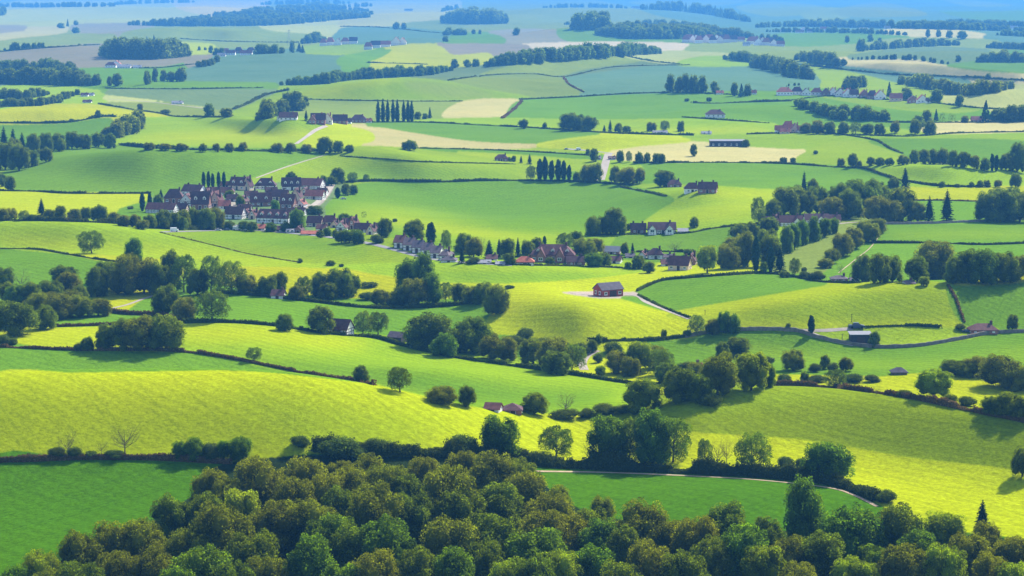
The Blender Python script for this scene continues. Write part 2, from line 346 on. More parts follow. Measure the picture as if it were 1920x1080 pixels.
cimg = lut[fid]
def box_blur(a, r):
    for ax in (0, 1):
        c = np.cumsum(np.concatenate([np.zeros_like(a.take([0], ax)), a], ax), ax)
        n_ = a.shape[ax]
        hi = np.minimum(np.arange(n_) + r + 1, n_)
        lo = np.maximum(np.arange(n_) - r, 0)
        d_ = (hi - lo).astype(float)
        a = (c.take(hi, ax) - c.take(lo, ax)) / (d_[:, None] if ax == 0 else d_[None, :])
    return a
for c, p, blur, kk in SOFT_SHADE:
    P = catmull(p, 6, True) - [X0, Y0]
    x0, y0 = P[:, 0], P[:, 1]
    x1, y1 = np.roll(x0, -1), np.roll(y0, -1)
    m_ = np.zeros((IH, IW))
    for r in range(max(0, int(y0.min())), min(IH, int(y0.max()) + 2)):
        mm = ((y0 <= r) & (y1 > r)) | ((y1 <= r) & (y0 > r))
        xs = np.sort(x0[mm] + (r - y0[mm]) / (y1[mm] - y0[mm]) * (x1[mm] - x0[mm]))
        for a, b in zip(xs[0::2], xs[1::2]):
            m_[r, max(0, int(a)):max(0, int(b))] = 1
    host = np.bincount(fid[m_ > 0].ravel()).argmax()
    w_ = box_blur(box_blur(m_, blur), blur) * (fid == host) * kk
    cimg = cimg * (1 - w_[..., None]) + np.array(CROP_AND_SHADE[c]) * w_[..., None]

cimg = np.stack([box_blur(cimg[..., i], 1) for i in range(3)], -1)
rowdir = RNG.uniform(0.05, .95, len(FIELDS))

# ------------------------------------------------------------------ materials
def new_mat(name):
    m = bpy.data.materials.new(name)
    m.use_nodes = True
    nt = m.node_tree
    nt.nodes.clear()
    return m, nt, nt.nodes, nt.links

def mixmul(nt, a, b, fac=1.0):
    n = nt.nodes.new('ShaderNodeMix')
    n.data_type, n.blend_type = 'RGBA', 'MULTIPLY'
    n.inputs[0].default_value = fac
    nt.links.new(a, n.inputs[6])
    nt.links.new(b, n.inputs[7])
    return n.outputs[2]

def noise(nt, vec, scale, detail=3, rough=.55):
    n = nt.nodes.new('ShaderNodeTexNoise')
    n.inputs['Scale'].default_value = scale
    n.inputs['Detail'].default_value = detail
    n.inputs['Roughness'].default_value = rough
    nt.links.new(vec, n.inputs['Vector'])
    return n.outputs['Fac']

def ramp(nt, fac, stops):
    n = nt.nodes.new('ShaderNodeValToRGB')
    e = n.color_ramp.elements
    while len(e) < len(stops):
        e.new(0.5)
    for x, (p, c) in zip(e, stops):
        x.position = p
        x.color = (c, c, c, 1) if not isinstance(c, tuple) else (*c, 1)
    nt.links.new(fac, n.inputs[0])
    return n.outputs[0]

def ground_material():
    m, nt, N, L = new_mat('ground')
    out = N.new('ShaderNodeOutputMaterial')
    bs = N.new('ShaderNodeBsdfPrincipled')
    bs.inputs['Roughness'].default_value = .9
    bs.inputs['Specular IOR Level'].default_value = 0
    at = N.new('ShaderNodeAttribute')
    at.attribute_name = 'crop_shade'
    pos = N.new('ShaderNodeNewGeometry').outputs['Position']
    big = ramp(nt, noise(nt, pos, .016, 4, .6), [(.3, (.90, .94, .9)), (.5, (1, 1, 1)), (.72, (1.08, 1.04, 1.0))])
    mid = ramp(nt, noise(nt, pos, .11, 4, .65), [(.3, .955), (.7, 1.045)])
    fine_f = noise(nt, pos, 1.0, 4, .68)
    fine = ramp(nt, fine_f, [(.3, .70), (.7, 1.28)])
    c = mixmul(nt, at.outputs['Color'], big)
    c = mixmul(nt, c, mid)
    c = mixmul(nt, c, fine)
    # drill rows, turned a little from field to field by a slow warp
    wv = N.new('ShaderNodeTexWave')
    wv.wave_type, wv.bands_direction = 'BANDS', 'DIAGONAL'
    wv.inputs['Scale'].default_value = .11
    wv.inputs['Distortion'].default_value = 3.0
    wv.inputs['Detail'].default_value = 2
    wv.inputs['Detail Scale'].default_value = .25
    L.new(pos, wv.inputs['Vector'])
    c = mixmul(nt, c, ramp(nt, wv.outputs['Fac'], [(0, .93), (1, 1.05)]))
    # tramlines of the tractor, in the direction each field is worked
    def mth(op, x, y=None):
        n = N.new('ShaderNodeMath')
        n.operation = op
        for i, t in enumerate((x, y)):
            if t is None:
                continue
            if isinstance(t, (int, float)):
                n.inputs[i].default_value = t
            else:
                L.new(t, n.inputs[i])
        return n.outputs[0]
    xyz = N.new('ShaderNodeSeparateXYZ')
    L.new(pos, xyz.inputs[0])
    ang = mth('MULTIPLY', at.outputs['Alpha'], math.pi)
    s_ = mth('ADD', mth('MULTIPLY', xyz.outputs[0], mth('COSINE', ang)), mth('MULTIPLY', xyz.outputs[1], mth('SINE', ang)))
    s_ = mth('ADD', s_, mth('MULTIPLY', noise(nt, pos, .02, 2), 5.0))
    t_ = mth('FRACT', mth('DIVIDE', s_, 11.0))
    l1 = mth('LESS_THAN', mth('ABSOLUTE', mth('SUBTRACT', t_, .30)), .028)
    l2 = mth('LESS_THAN', mth('ABSOLUTE', mth('SUBTRACT', t_, .47)), .028)
    c = mixmul(nt, c, ramp(nt, mth('MAXIMUM', l1, l2), [(0, 1.0), (1, (.88, .90, .92))]))
    L.new(c, bs.inputs['Base Color'])
    bp = N.new('ShaderNodeBump')
    bp.inputs['Strength'].default_value = .8
    bp.inputs['Distance'].default_value = .35
    L.new(fine_f, bp.inputs['Height'])
    L.new(bp.outputs[0], bs.inputs['Normal'])
    L.new(bs.outputs[0], out.inputs[0])
    return m

def leaf_material(name, col, hue=.05, glow=.38):
    m, nt, N, L = new_mat(name)
    out = N.new('ShaderNodeOutputMaterial')
    at = N.new('ShaderNodeAttribute')
    at.attribute_name = 'tint'
    oi = N.new('ShaderNodeObjectInfo')
    rgb = N.new('ShaderNodeRGB')
    rgb.outputs[0].default_value = (*col, 1)
    rnd = ramp(nt, oi.outputs['Random'], [(0, (.80, .84, .9)), (.35, (1.0, .97, .9)), (.7, (.92, 1.04, 1.0)), (1, (1.18, 1.12, .95))])
    c = mixmul(nt, mixmul(nt, rgb.outputs[0], rnd), at.outputs['Color'])
    d = N.new('ShaderNodeBsdfDiffuse')
    t = N.new('ShaderNodeBsdfTranslucent')
    L.new(c, d.inputs['Color'])
    hs = N.new('ShaderNodeHueSaturation')
    hs.inputs['Saturation'].default_value = 1.15
    hs.inputs['Value'].default_value = 1.85
    L.new(c, hs.inputs['Color'])
    L.new(hs.outputs[0], t.inputs['Color'])
    mx = N.new('ShaderNodeMixShader')
    mx.inputs[0].default_value = glow
    L.new(d.outputs[0], mx.inputs[1])
    L.new(t.outputs[0], mx.inputs[2])
    L.new(mx.outputs[0], out.inputs[0])
    return m

def plain(name, col, rough=.8, ns=1.2, var=.25, spec=.3, metal=0):
    m, nt, N, L = new_mat(name)
    out = N.new('ShaderNodeOutputMaterial')
    bs = N.new('ShaderNodeBsdfPrincipled')
    bs.inputs['Roughness'].default_value = rough
    bs.inputs['Specular IOR Level'].default_value = spec
    bs.inputs['Metallic'].default_value = metal
    rgb = N.new('ShaderNodeRGB')
    rgb.outputs[0].default_value = (*col, 1)
    pos = N.new('ShaderNodeTexCoord').outputs['Object']
    oi = N.new('ShaderNodeObjectInfo')
    c = mixmul(nt, rgb.outputs[0], ramp(nt, noise(nt, pos, ns, 4, .65), [(.3, 1 - var), (.7, 1 + var)]))
    c = mixmul(nt, c, ramp(nt, oi.outputs['Random'], [(0, .82), (1, 1.18)]))
    L.new(c, bs.inputs['Base Color'])
    L.new(bs.outputs[0], out.inputs[0])
    return m

def tile_material(name, col):
    """roof tiles in courses"""
    m, nt, N, L = new_mat(name)
    out = N.new('ShaderNodeOutputMaterial')
    bs = N.new('ShaderNodeBsdfPrincipled')
    bs.inputs['Roughness'].default_value = .75
    bs.inputs['Specular IOR Level'].default_value = .08
    pos = N.new('ShaderNodeTexCoord').outputs['Object']
    rgb = N.new('ShaderNodeRGB')
    rgb.outputs[0].default_value = (*col, 1)
    wv = N.new('ShaderNodeTexWave')
    wv.wave_type, wv.bands_direction = 'BANDS', 'Z'
    wv.inputs['Scale'].default_value = 1.3
    wv.inputs['Distortion'].default_value = .6
    L.new(pos, wv.inputs['Vector'])
    oi = N.new('ShaderNodeObjectInfo')
    c = mixmul(nt, rgb.outputs[0], ramp(nt, wv.outputs['Fac'], [(0, .7), (1, 1.15)]))
    c = mixmul(nt, c, ramp(nt, noise(nt, pos, .8, 5, .7), [(.3, .65), (.7, 1.35)]))
    c = mixmul(nt, c, ramp(nt, oi.outputs['Random'], [(0, (.8, .85, .95)), (.5, (1.0, 1.0, 1.0)), (1, (1.25, 1.1, 1.0))]))
    L.new(c, bs.inputs['Base Color'])
    L.new(bs.outputs[0], out.inputs[0])
    return m

M = dict(
    ground=ground_material(),
    o=leaf_material('dark_leaves', (.100, .134, .009), glow=.5),
    b=leaf_material('olive_leaves', (.132, .146, .010), glow=.5),
    g=leaf_material('green_leaves', (.092, .148, .010), glow=.5),
    l=leaf_material('lime_leaves', (.165, .215, .008), glow=.5),
    a=leaf_material('open_leaves', (.085, .125, .008), glow=.52),
    n=leaf_material('bud_leaves', (.11, .11, .035), glow=.4),
    c=leaf_material('needles', (.025, .050, .022), glow=.2),
    p=leaf_material('poplar_leaves', (.028, .058, .022), glow=.2),
    s=leaf_material('shrub_leaves', (.075, .10, .018), glow=.4),
    hb=leaf_material('hedge_brown', (.12, .075, .03), glow=.2),
    hd=leaf_material('hedge_dark', (.055, .072, .012), glow=.35),
    bark=plain('bark', (.055, .042, .032), .95, 3.0, .4, .1),
    twig=plain('twigs', (.11, .085, .055), .95, 3.0, .3, .1),
    roof=tile_material('brown_tiles', (.115, .055, .058)),
    red=tile_material('red_tiles', (.36, .12, .085)),
    slate=tile_material('grey_slates', (.10, .085, .105)),
    tin=plain('pale_sheet_roof', (.26, .26, .28), .9, .6, .12, .05),
    white=plain('white_render', (.80, .77, .74), .85, .5, .10, .2),
    cream=plain('cream_render', (.70, .50, .36), .85, .5, .15, .2),
    brick=plain('brown_brick', (.27, .13, .10), .9, 2.0, .3, .2),
    door=plain('door_paint', (.07, .04, .035), .7, 2.0, .2, .2),
    board=plain('tarred_boards', (.055, .045, .050), .85, 2.0, .3, .2),
    chim=plain('chimney_brick', (.10, .06, .055), .9, 2.0, .3, .1),
    wood=plain('dark_boards', (.38, .065, .05), .85, 2.0, .35, .2),
    timber=plain('timber', (.035, .025, .022), .85, 2.0, .3, .2),
    glass=plain('window_glass', (.03, .04, .055), .12, .5, .1, .8),
    frame=plain('window_frame', (.80, .80, .78), .6, .5, .05, .3),
    gravel=plain('gravel', (.30, .26, .21), .95, .4, .18, .1),
    tarmac=plain('tarmac', (.24, .23, .23), .9, .4, .15, .2),
    earth=plain('trodden_earth', (.36, .27, .17), .95, .4, .2, .1),
    stone=plain('stone', (.17, .15, .12), .95, 1.0, .35, .1),
    carw=plain('white_paint', (.80, .80, .80), .3, .3, .03, .5),
    card=plain('blue_paint', (.03, .05, .11), .3, .3, .05, .5),
    carr=plain('silver_paint', (.45, .46, .48), .35, .3, .05, .5),
    rubber=plain('rubber', (.02, .02, .02), .9, 2.0, .1, .1),
    steel=plain('galvanised_steel', (.30, .31, .33), .5, 1.0, .1, .5),
)

# ------------------------------------------------------------------ mesh helpers
def mesh_np(name, V, Q, mats, mi=None, tint=None, attr='tint', smooth_shade=False, alpha=None):
    """V (n,3), Q (m,k) equal-sized faces"""
    V, Q = np.asarray(V, np.float32), np.asarray(Q, np.int32)
    me = bpy.data.meshes.new(name)
    k = Q.shape[1]
    me.vertices.add(len(V))
    me.vertices.foreach_set('co', V.ravel())
    me.loops.add(Q.size)
    me.loops.foreach_set('vertex_index', Q.ravel())
    me.polygons.add(len(Q))
    me.polygons.foreach_set('loop_start', np.arange(0, Q.size, k, dtype=np.int32))
    me.polygons.foreach_set('loop_total', np.full(len(Q), k, np.int32))
    if mi is not None:
        me.polygons.foreach_set('material_index', np.asarray(mi, np.int32))
    if smooth_shade:
        me.polygons.foreach_set('use_smooth', np.ones(len(Q), bool))
    for m in mats:
        me.materials.append(m)
    if tint is not None:
        a = me.color_attributes.new(attr, 'FLOAT_COLOR', 'POINT')
        t = np.asarray(tint, np.float32)
        if t.ndim == 1:
            t = np.repeat(t[:, None], 3, 1)
        a.data.foreach_set('color', np.concatenate([t, np.ones((len(t), 1), np.float32) if alpha is None else np.asarray(alpha, np.float32)[:, None]], 1).ravel())
    me.update(calc_edges=True)
    me.validate()
    return me

class MB:
    """gathers shapes into ONE mesh"""
    def __init__(s):
        s.v, s.f, s.m = [], [], []
    def poly(s, pts, faces, mi=0):
        o = len(s.v)
        s.v += [tuple(map(float, p)) for p in pts]
        for f in faces:
            s.f.append([i + o for i in f])
            s.m.append(mi)
    def box(s, x0, x1, y0, y1, z0, z1, mi=0):
        s.poly([(x0, y0, z0), (x1, y0, z0), (x1, y1, z0), (x0, y1, z0), (x0, y0, z1), (x1, y0, z1), (x1, y1, z1), (x0, y1, z1)],
               [(0, 3, 2, 1), (4, 5, 6, 7), (0, 1, 5, 4), (1, 2, 6, 5), (2, 3, 7, 6), (3, 0, 4, 7)], mi)
    def bar(s, a, b, ra, rb, mi=0, n=5):
        a, b = Vector(a), Vector(b)
        d = (b - a).normalized()
        u = d.orthogonal().normalized()
        w = d.cross(u)
        P = [a + (u * math.cos(t) + w * math.sin(t)) * ra for t in np.arange(n) * 2 * math.pi / n]
        P += [b + (u * math.cos(t) + w * math.sin(t)) * rb for t in np.arange(n) * 2 * math.pi / n]
        s.poly(P, [(i, (i + 1) % n, n + (i + 1) % n, n + i) for i in range(n)] + [tuple(range(n))[::-1], tuple(range(n, 2 * n))], mi)
    def mesh(s, name, mats):
        me = bpy.data.meshes.new(name)
        me.from_pydata(s.v, [], s.f)
        for m in mats:
            me.materials.append(m)
        me.polygons.foreach_set('material_index', s.m)
        me.update()
        return me

def link(name, data, parent=None, loc=None):
    o = bpy.data.objects.new(name, data)
    COL.objects.link(o)
    if parent:
        o.parent = parent
    if loc is not None:
        o.location = loc
    return o

def tag(o, label, cat, group=None):
    o['label'], o['category'] = label, cat
    if group:
        o['group'] = group

def struct(o):
    o['kind'] = 'structure'
    return o

# ------------------------------------------------------------------ the ground sheet
y = FP * HC / GS[:, None] * np.ones((1, NU))
x = GU[None, :] * y / FP
gu, gv = pix(np.broadcast_to(GU, GB.shape), GB)
run = np.minimum.accumulate(gv, 0)
ve = np.where(gv > run + .02, run - .6, gv)
iu = np.clip(np.round((gu - X0) * K2).astype(int), 30, IW - 31)
iv = np.clip(np.round((ve - Y0) * K2).astype(int), 50, IH - 20)
crop_shade = cimg[iv, iu]
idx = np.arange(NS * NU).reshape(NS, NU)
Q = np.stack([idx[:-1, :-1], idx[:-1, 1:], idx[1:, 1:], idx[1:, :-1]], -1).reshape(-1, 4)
gme = mesh_np('ground', np.stack([x, y, GZ], -1).reshape(-1, 3), Q, [M['ground']], tint=crop_shade.reshape(-1, 3), attr='crop_shade', smooth_shade=True, alpha=rowdir[fid[iv, iu]].reshape(-1))
struct(link('ground', gme))
# the same sheet carried on under and beside the viewpoint
y0 = float(y[0, 0])
ex = np.linspace(-3000, 3000, 13)
nb = MB()
xs0, zs0 = x[0], GZ[0]
EX = np.concatenate([[xs0[0] - 900], xs0[::20], [xs0[-1]], [xs0[-1] + 900]])
EZ = np.interp(EX, xs0, zs0)
for k in range(len(EX) - 1):
    nb.poly([(EX[k], -400, 0), (EX[k + 1], -400, 0), (EX[k + 1], y0, EZ[k + 1]), (EX[k], y0, EZ[k])], [(0, 1, 2, 3)])
nme = nb.mesh('ground_near', [M['ground']])
at = nme.color_attributes.new('crop_shade', 'FLOAT_COLOR', 'POINT')
at.data.foreach_set('color', np.tile(np.array([*CROP_AND_SHADE['F'], 1], np.float32), len(nme.vertices)))
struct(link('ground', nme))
# ------------------------------------------------------------------ plants: shapes
def unit(n, rng):
    v = rng.normal(size=(n, 3))
    return v / np.linalg.norm(v, axis=1, keepdims=True)

def leaf_quads(P, Nrm, size, rng, spread=.9):
    """one rhombic leaf spray at every point"""
    n = len(P)
    d = Nrm + unit(n, rng) * spread
    d /= np.linalg.norm(d, axis=1, keepdims=True)
    a = np.cross(d, unit(n, rng))
    a /= np.linalg.norm(a, axis=1, keepdims=True) + 1e-9
    b = np.cross(d, a)
    s = (size * rng.uniform(.55, 1.35, n))[:, None]
    e = rng.uniform(.55, 1.0, n)[:, None]
    V = np.stack([P - a * s, P - b * s * e, P + a * s, P + b * s * e], 1).reshape(-1, 3)
    return V, np.arange(4 * n).reshape(-1, 4)

def ico(sub=1):
    import bmesh
    bm = bmesh.new()
    bmesh.ops.create_icosphere(bm, subdivisions=sub, radius=1.0)
    bm.verts.ensure_lookup_table()
    V = np.array([v.co[:] for v in bm.verts])
    Fc = np.array([[v.index for v in f.verts] for f in bm.faces])
    bm.free()
    return V, Fc
ICO1, ICO2 = ico(1), ico(2)

def tri_as_quad(T):
    return np.concatenate([T, T[:, 2:3]], 1)

def lobed_crown(rng, lobes, n, size, core=.80, shell=.12, spread=.9, tvar=.22, low=.0):
    """lobes: (centre, radii). Leaves over the lobes' skins, a dark solid heart inside each"""
    C = np.array([l[0] for l in lobes])
    Rr = np.array([l[1] for l in lobes])
    area = (Rr ** 2).sum(1)
    k = rng.choice(len(lobes), n * 2, p=area / area.sum())
    d = unit(n * 2, rng)
    d[:, 2] = np.where((d[:, 2] < -.45) & (rng.random(n * 2) < .6), -d[:, 2], d[:, 2])
    P = C[k] + d * Rr[k] * (1 + rng.uniform(-shell, shell, n * 2))[:, None]
    keep = np.ones(n * 2, bool)
    for i in range(len(lobes)):
        q = ((P - C[i]) / (Rr[i] * .86))
        keep &= ~(((q ** 2).sum(1) < 1) & (k != i))
    keep &= P[:, 2] > low
    P, d, k = P[keep][:n], d[keep][:n], k[keep][:n]
    lt = rng.uniform(1 - tvar, 1 + tvar, len(lobes))
    V, Q = leaf_quads(P, d, size, rng, spread)
    t = lt[k] * rng.uniform(.66, 1.36, len(k))
    T = np.repeat(t, 4)
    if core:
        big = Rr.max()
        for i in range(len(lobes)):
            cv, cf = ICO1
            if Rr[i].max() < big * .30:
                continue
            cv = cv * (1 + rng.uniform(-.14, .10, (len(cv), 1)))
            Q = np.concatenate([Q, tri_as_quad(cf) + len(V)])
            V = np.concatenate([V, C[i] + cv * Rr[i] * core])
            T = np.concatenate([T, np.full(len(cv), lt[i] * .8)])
    return V, Q, T

def fix_tris(V, Q, T, name, mat):
    """quads whose last two corners coincide become triangles"""
    tri = Q[:, 2] == Q[:, 3]
    me = bpy.data.meshes.new(name)
    q, t = Q[~tri], Q[tri][:, :3]
    li = np.concatenate([q.ravel(), t.ravel()]).astype(np.int32)
    tot = np.concatenate([np.full(len(q), 4), np.full(len(t), 3)]).astype(np.int32)
    st = np.concatenate([[0], np.cumsum(tot)[:-1]]).astype(np.int32)
    me.vertices.add(len(V))
    me.vertices.foreach_set('co', np.asarray(V, np.float32).ravel())
    me.loops.add(len(li))
    me.loops.foreach_set('vertex_index', li)
    me.polygons.add(len(tot))
    me.polygons.foreach_set('loop_start', st)
    me.polygons.foreach_set('loop_total', tot)
    for m in (mat if isinstance(mat, list) else [mat]):
        me.materials.append(m)
    a = me.color_attributes.new('tint', 'FLOAT_COLOR', 'POINT')
    T = np.asarray(T, np.float32)
    a.data.foreach_set('color', np.stack([T, T, T, np.ones_like(T)], 1).ravel())
    me.update(calc_edges=True)
    return me

def sub_lobes(rng, lobes, m, rs=(.30, .5)):
    """boughs broken into smaller leaf clumps"""
    out = [(c, r * .9) for c, r in lobes]
    for c, r in lobes:
        for d in unit(m, rng):
            if d[2] < -.5:
                d = -d
            k = rng.uniform(*rs)
            out.append((np.array(c) + d * r * rng.uniform(.72, .98), r * k))
    return out

def round_lobes(rng, n, zb, rx, shape=1.0, rl=(.30, .42)):
    """a broad crown from zb to 1, half width rx (tree height is 1)"""
    zc, hz = (zb + 1) / 2, (1 - zb) / 2
    out = [((0, 0, zc - .06 * hz), np.array([rx * .72, rx * .72, hz * .78]))]
    for i in range(n):
        th = i * 2.4 + rng.uniform(-.5, .5)
        ph = -0.55 + 1.5 * ((i + .5) / n) + rng.uniform(-.15, .15)
        ph = min(ph, 1.0)
        cz = math.sin(ph * 1.45)
        cr = math.cos(ph * 1.45) ** shape
        r = rng.uniform(*rl)
        out.append(((math.cos(th) * cr * rx * (1 - r * .9), math.sin(th) * cr * rx * (1 - r * .9), zc + cz * hz * (1 - r * .9)),
                    np.array([rx * r, rx * r, hz * r * 1.02]) * rng.uniform(.85, 1.15)))
    return out

def limbs_mesh(name, rng, zb, rx, n, r0, twigs=0, mat=None, top=.9):
    mb = MB()
    zf = zb + .12
    mb.bar((0, 0, -.03), (.005, 0, zf * .5), r0 * 1.35, r0, 0, 7)
    mb.bar((.005, 0, zf * .5), (.01, .005, zf), r0, r0 * .85, 0, 7)
    mb.bar((.01, .005, zf), (rng.uniform(-.05, .05), rng.uniform(-.05, .05), top * .93), r0 * .7, r0 * .12, 0, 5)
    for i in range(n):
        th = i * 2.4 + rng.uniform(-.4, .4)
        z0 = zf * rng.uniform(.72, 1.0) + (.28 * i / n)
        ph = rng.uniform(.35, 1.15)
        ln = rx * rng.uniform(.7, 1.0)
        mid = Vector((math.cos(th) * ln * .5, math.sin(th) * ln * .5, z0 + .5 * ln * math.tan(ph) * .55))
        end = Vector((math.cos(th) * ln * .92, math.sin(th) * ln * .92, min(top, z0 + ln * math.tan(ph) * .9)))
        mb.bar((0, 0, z0), mid, r0 * .5, r0 * .33, 0, 5)
        mb.bar(mid, end, r0 * .33, r0 * .08, 0, 4)
        for j in range(twigs):
            f = rng.uniform(.25, 1.0)
            p = mid.lerp(end, f) if rng.random() < .7 else Vector((0, 0, z0)).lerp(mid, f)
            dv = Vector((math.cos(th), math.sin(th), .7)) * .5 + Vector(tuple(rng.normal(size=3) * .6)) + Vector((0, 0, .5))
            dv = dv.normalized() * rx * rng.uniform(.22, .45)
            q = p + dv
            mb.bar(p, q, r0 * .14, r0 * .05, 0, 3)
            for w in range(3):
                e = q + (dv.normalized() + Vector(tuple(rng.normal(size=3) * .7))).normalized() * rx * rng.uniform(.12, .26)
                mb.bar(p.lerp(q, rng.uniform(.4, 1)), e, r0 * .06, r0 * .03, 0, 3)
    return mb.mesh(name, [mat or M['bark']])

RATIO = dict(o=.92, b=.92, g=.9, l=.95, a=.95, n=.95, c=.5, p=.3, s=1.5)     # usual width for a height of 1
PROTO, SMALL = {}, {}
def build_protos():
    for kind, nv in (('o', 4), ('b', 4), ('g', 3), ('l', 2), ('a', 3), ('n', 2), ('c', 2), ('p', 2), ('s', 2)):
        PROTO[kind], SMALL[kind] = [], []
        for v in range(nv):
            rng = np.random.default_rng(hash_of(kind) * 100 + v)
            h = RATIO[kind] / 2
            if kind in 'obgl':
                zb = {'o': -.24, 'b': -.22, 'g': -.22, 'l': -.10}[kind] + .09 * (v % 2)
                lob = round_lobes(rng, {'o': 15, 'b': 17, 'g': 15, 'l': 18}[kind], zb, h * 1.0, .62, (.28, .44))
                lob = sub_lobes(rng, lob, {'o': 7, 'b': 8, 'g': 7, 'l': 8}[kind], (.22, .42))
                n = {'o': 9000, 'b': 11000, 'g': 8000, 'l': 9500}[kind]
                sz = {'o': .0138, 'b': .0118, 'g': .0155, 'l': .0125}[kind]
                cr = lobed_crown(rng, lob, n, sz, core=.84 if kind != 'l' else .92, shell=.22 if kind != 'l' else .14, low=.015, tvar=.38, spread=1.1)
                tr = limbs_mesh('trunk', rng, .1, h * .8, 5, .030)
            elif kind == 'a':
                zb = -.06
                lob = [l for l in round_lobes(rng, 20, zb, h * 1.0, .7, (.24, .38))][1:]
                lob = sub_lobes(rng, lob, 4, (.3, .5))
                cr = lobed_crown(rng, lob, 9500, .0150, core=0, shell=.3, low=.06, tvar=.3)
                tr = limbs_mesh('trunk', rng, .05, h * .95, 10, .026, 5)
            elif kind == 'n':
                lob = round_lobes(rng, 14, .3, h, .85, (.26, .36))[1:]
                cr = lobed_crown(rng, lob, 420, .010, core=0, shell=.4, low=.2)
                tr = limbs_mesh('trunk', rng, .12, h, 11, .020, 8, M['twig'])
            elif kind == 'c':
                P, D = [], []
                for i in range(15):
                    z = .08 + .90 * (i / 15) ** .92
                    r = h * (1 - (z - .06) / .96) ** .72 * (1.0 if i % 2 else .84)
                    for j in range(int(8 + 14 * r / h)):
                        th = rng.uniform(0, 6.283)
                        for f in np.linspace(.15, 1, int(4 + 16 * r / h)):
                            rr = r * f * rng.uniform(.9, 1.05)
                            P.append((math.cos(th) * rr, math.sin(th) * rr, z - .05 * f * (r / h) + rng.uniform(-.012, .012)))
                            D.append((math.cos(th) * .5, math.sin(th) * .5, .8))
                P += [(0, 0, z) for z in np.linspace(.85, 1.0, 12)]
                D += [(0, 0, 1)] * 12
                P, D = np.array(P), np.array(D)
                V, Q = leaf_quads(P, D, .020, rng, .5)
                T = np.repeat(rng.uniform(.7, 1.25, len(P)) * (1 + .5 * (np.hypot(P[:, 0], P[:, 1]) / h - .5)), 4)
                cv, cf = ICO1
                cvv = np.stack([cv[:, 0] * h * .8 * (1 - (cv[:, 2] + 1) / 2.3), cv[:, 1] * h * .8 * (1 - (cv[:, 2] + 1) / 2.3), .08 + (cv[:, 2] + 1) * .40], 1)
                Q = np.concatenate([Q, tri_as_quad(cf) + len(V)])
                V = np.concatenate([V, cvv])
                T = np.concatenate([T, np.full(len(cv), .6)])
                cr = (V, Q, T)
                mb = MB()
                mb.bar((0, 0, -.03), (0, 0, .95), .022, .004, 0, 6)
                tr = mb.mesh('trunk', [M['bark']])
            elif kind == 'p':
                lob = []
                for i in range(18):
                    z = .08 + .84 * i / 17
                    r = h * (math.sin(min(1, (z + .06) / .55) * 1.57) if z < .5 else math.cos((z - .5) / .52 * 1.5) ** .6)
                    th = i * 2.4
                    lob.append(((math.cos(th) * r * .38, math.sin(th) * r * .38, z), np.array([r * .66, r * .66, .13])))
                cr = lobed_crown(rng, lob, 2400, .016, core=.88, shell=.12, low=.02)
                mb = MB()
                mb.bar((0, 0, -.03), (0, 0, .6), .018, .006, 0, 6)
                tr = mb.mesh('trunk', [M['bark']])
            else:
                lob = [((0, 0, .35), np.array([h * .75, h * .6, .55]))]
                for i in range(13):
                    th, rr = i * 2.4, h * rng.uniform(.25, .72)
                    r = rng.uniform(.2, .34)
                    lob.append(((math.cos(th) * rr, math.sin(th) * rr, rng.uniform(.25, .7) * (1 - .35 * rr / h)), np.array([r * 1.25, r * 1.25, r])))
                cr = lobed_crown(rng, lob, 2200, .032, core=.85, shell=.16, low=-.05)
                mb = MB()
                for i in range(5):
                    th = i * 1.26
                    mb.bar((0, 0, -.05), (math.cos(th) * h * .45, math.sin(th) * h * .45, .5), .02, .006, 0, 4)
                tr = mb.mesh('stems', [M['bark']])
            PROTO[kind].append((fix_tris(*cr, 'crown', M[kind]), tr))
        # the same kind seen from far off: one mesh, fewer and larger sprays
        for v in range(2):
            rng = np.random.default_rng(hash_of(kind) * 100 + 50 + v)
            h = RATIO[kind] / 2
            mb = MB()
            if kind in 'obglan':
                lob = round_lobes(rng, 11, -.24, h, .6, (.30, .48))
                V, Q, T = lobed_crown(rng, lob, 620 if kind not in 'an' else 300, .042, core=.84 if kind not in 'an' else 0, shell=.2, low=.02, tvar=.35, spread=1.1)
            elif kind == 'c':
                th, z = rng.uniform(0, 6.283, 420), rng.uniform(0, 1, 420) ** 1.3
                r = h * (1 - z) ** .9 * rng.uniform(.6, 1.05, 420)
                P = np.stack([np.cos(th) * r, np.sin(th) * r, .06 + .93 * z], 1)
                V, Q = leaf_quads(P, np.stack([np.cos(th), np.sin(th), .4 + 0 * th], 1), .045, rng, .5)
                T = np.repeat(rng.uniform(.7, 1.2, 420), 4)
            elif kind == 'p':
                lob = [((0, 0, .08 + .84 * i / 6), np.array([h * s_ * .92] * 2 + [.15])) for i, s_ in enumerate((.7, .95, 1, .95, .8, .6, .35))]
                V, Q, T = lobed_crown(rng, lob, 300, .035, core=.9, shell=.1, low=.02)
            else:
                lob = [((rng.uniform(-.5, .5) * h, rng.uniform(-.5, .5) * h, .4), np.array([h * .5, h * .5, .5])) for i in range(5)]
                V, Q, T = lobed_crown(rng, lob, 260, .09, core=.85, shell=.14, low=-.05)
            me = fix_tris(V, Q, T, 'far_tree', [M[kind], M['bark']])
            SMALL[kind].append(me)

def hash_of(k):
    return ord(k)

def far_mesh(kind):
    me = SMALL[kind][0]
    return me

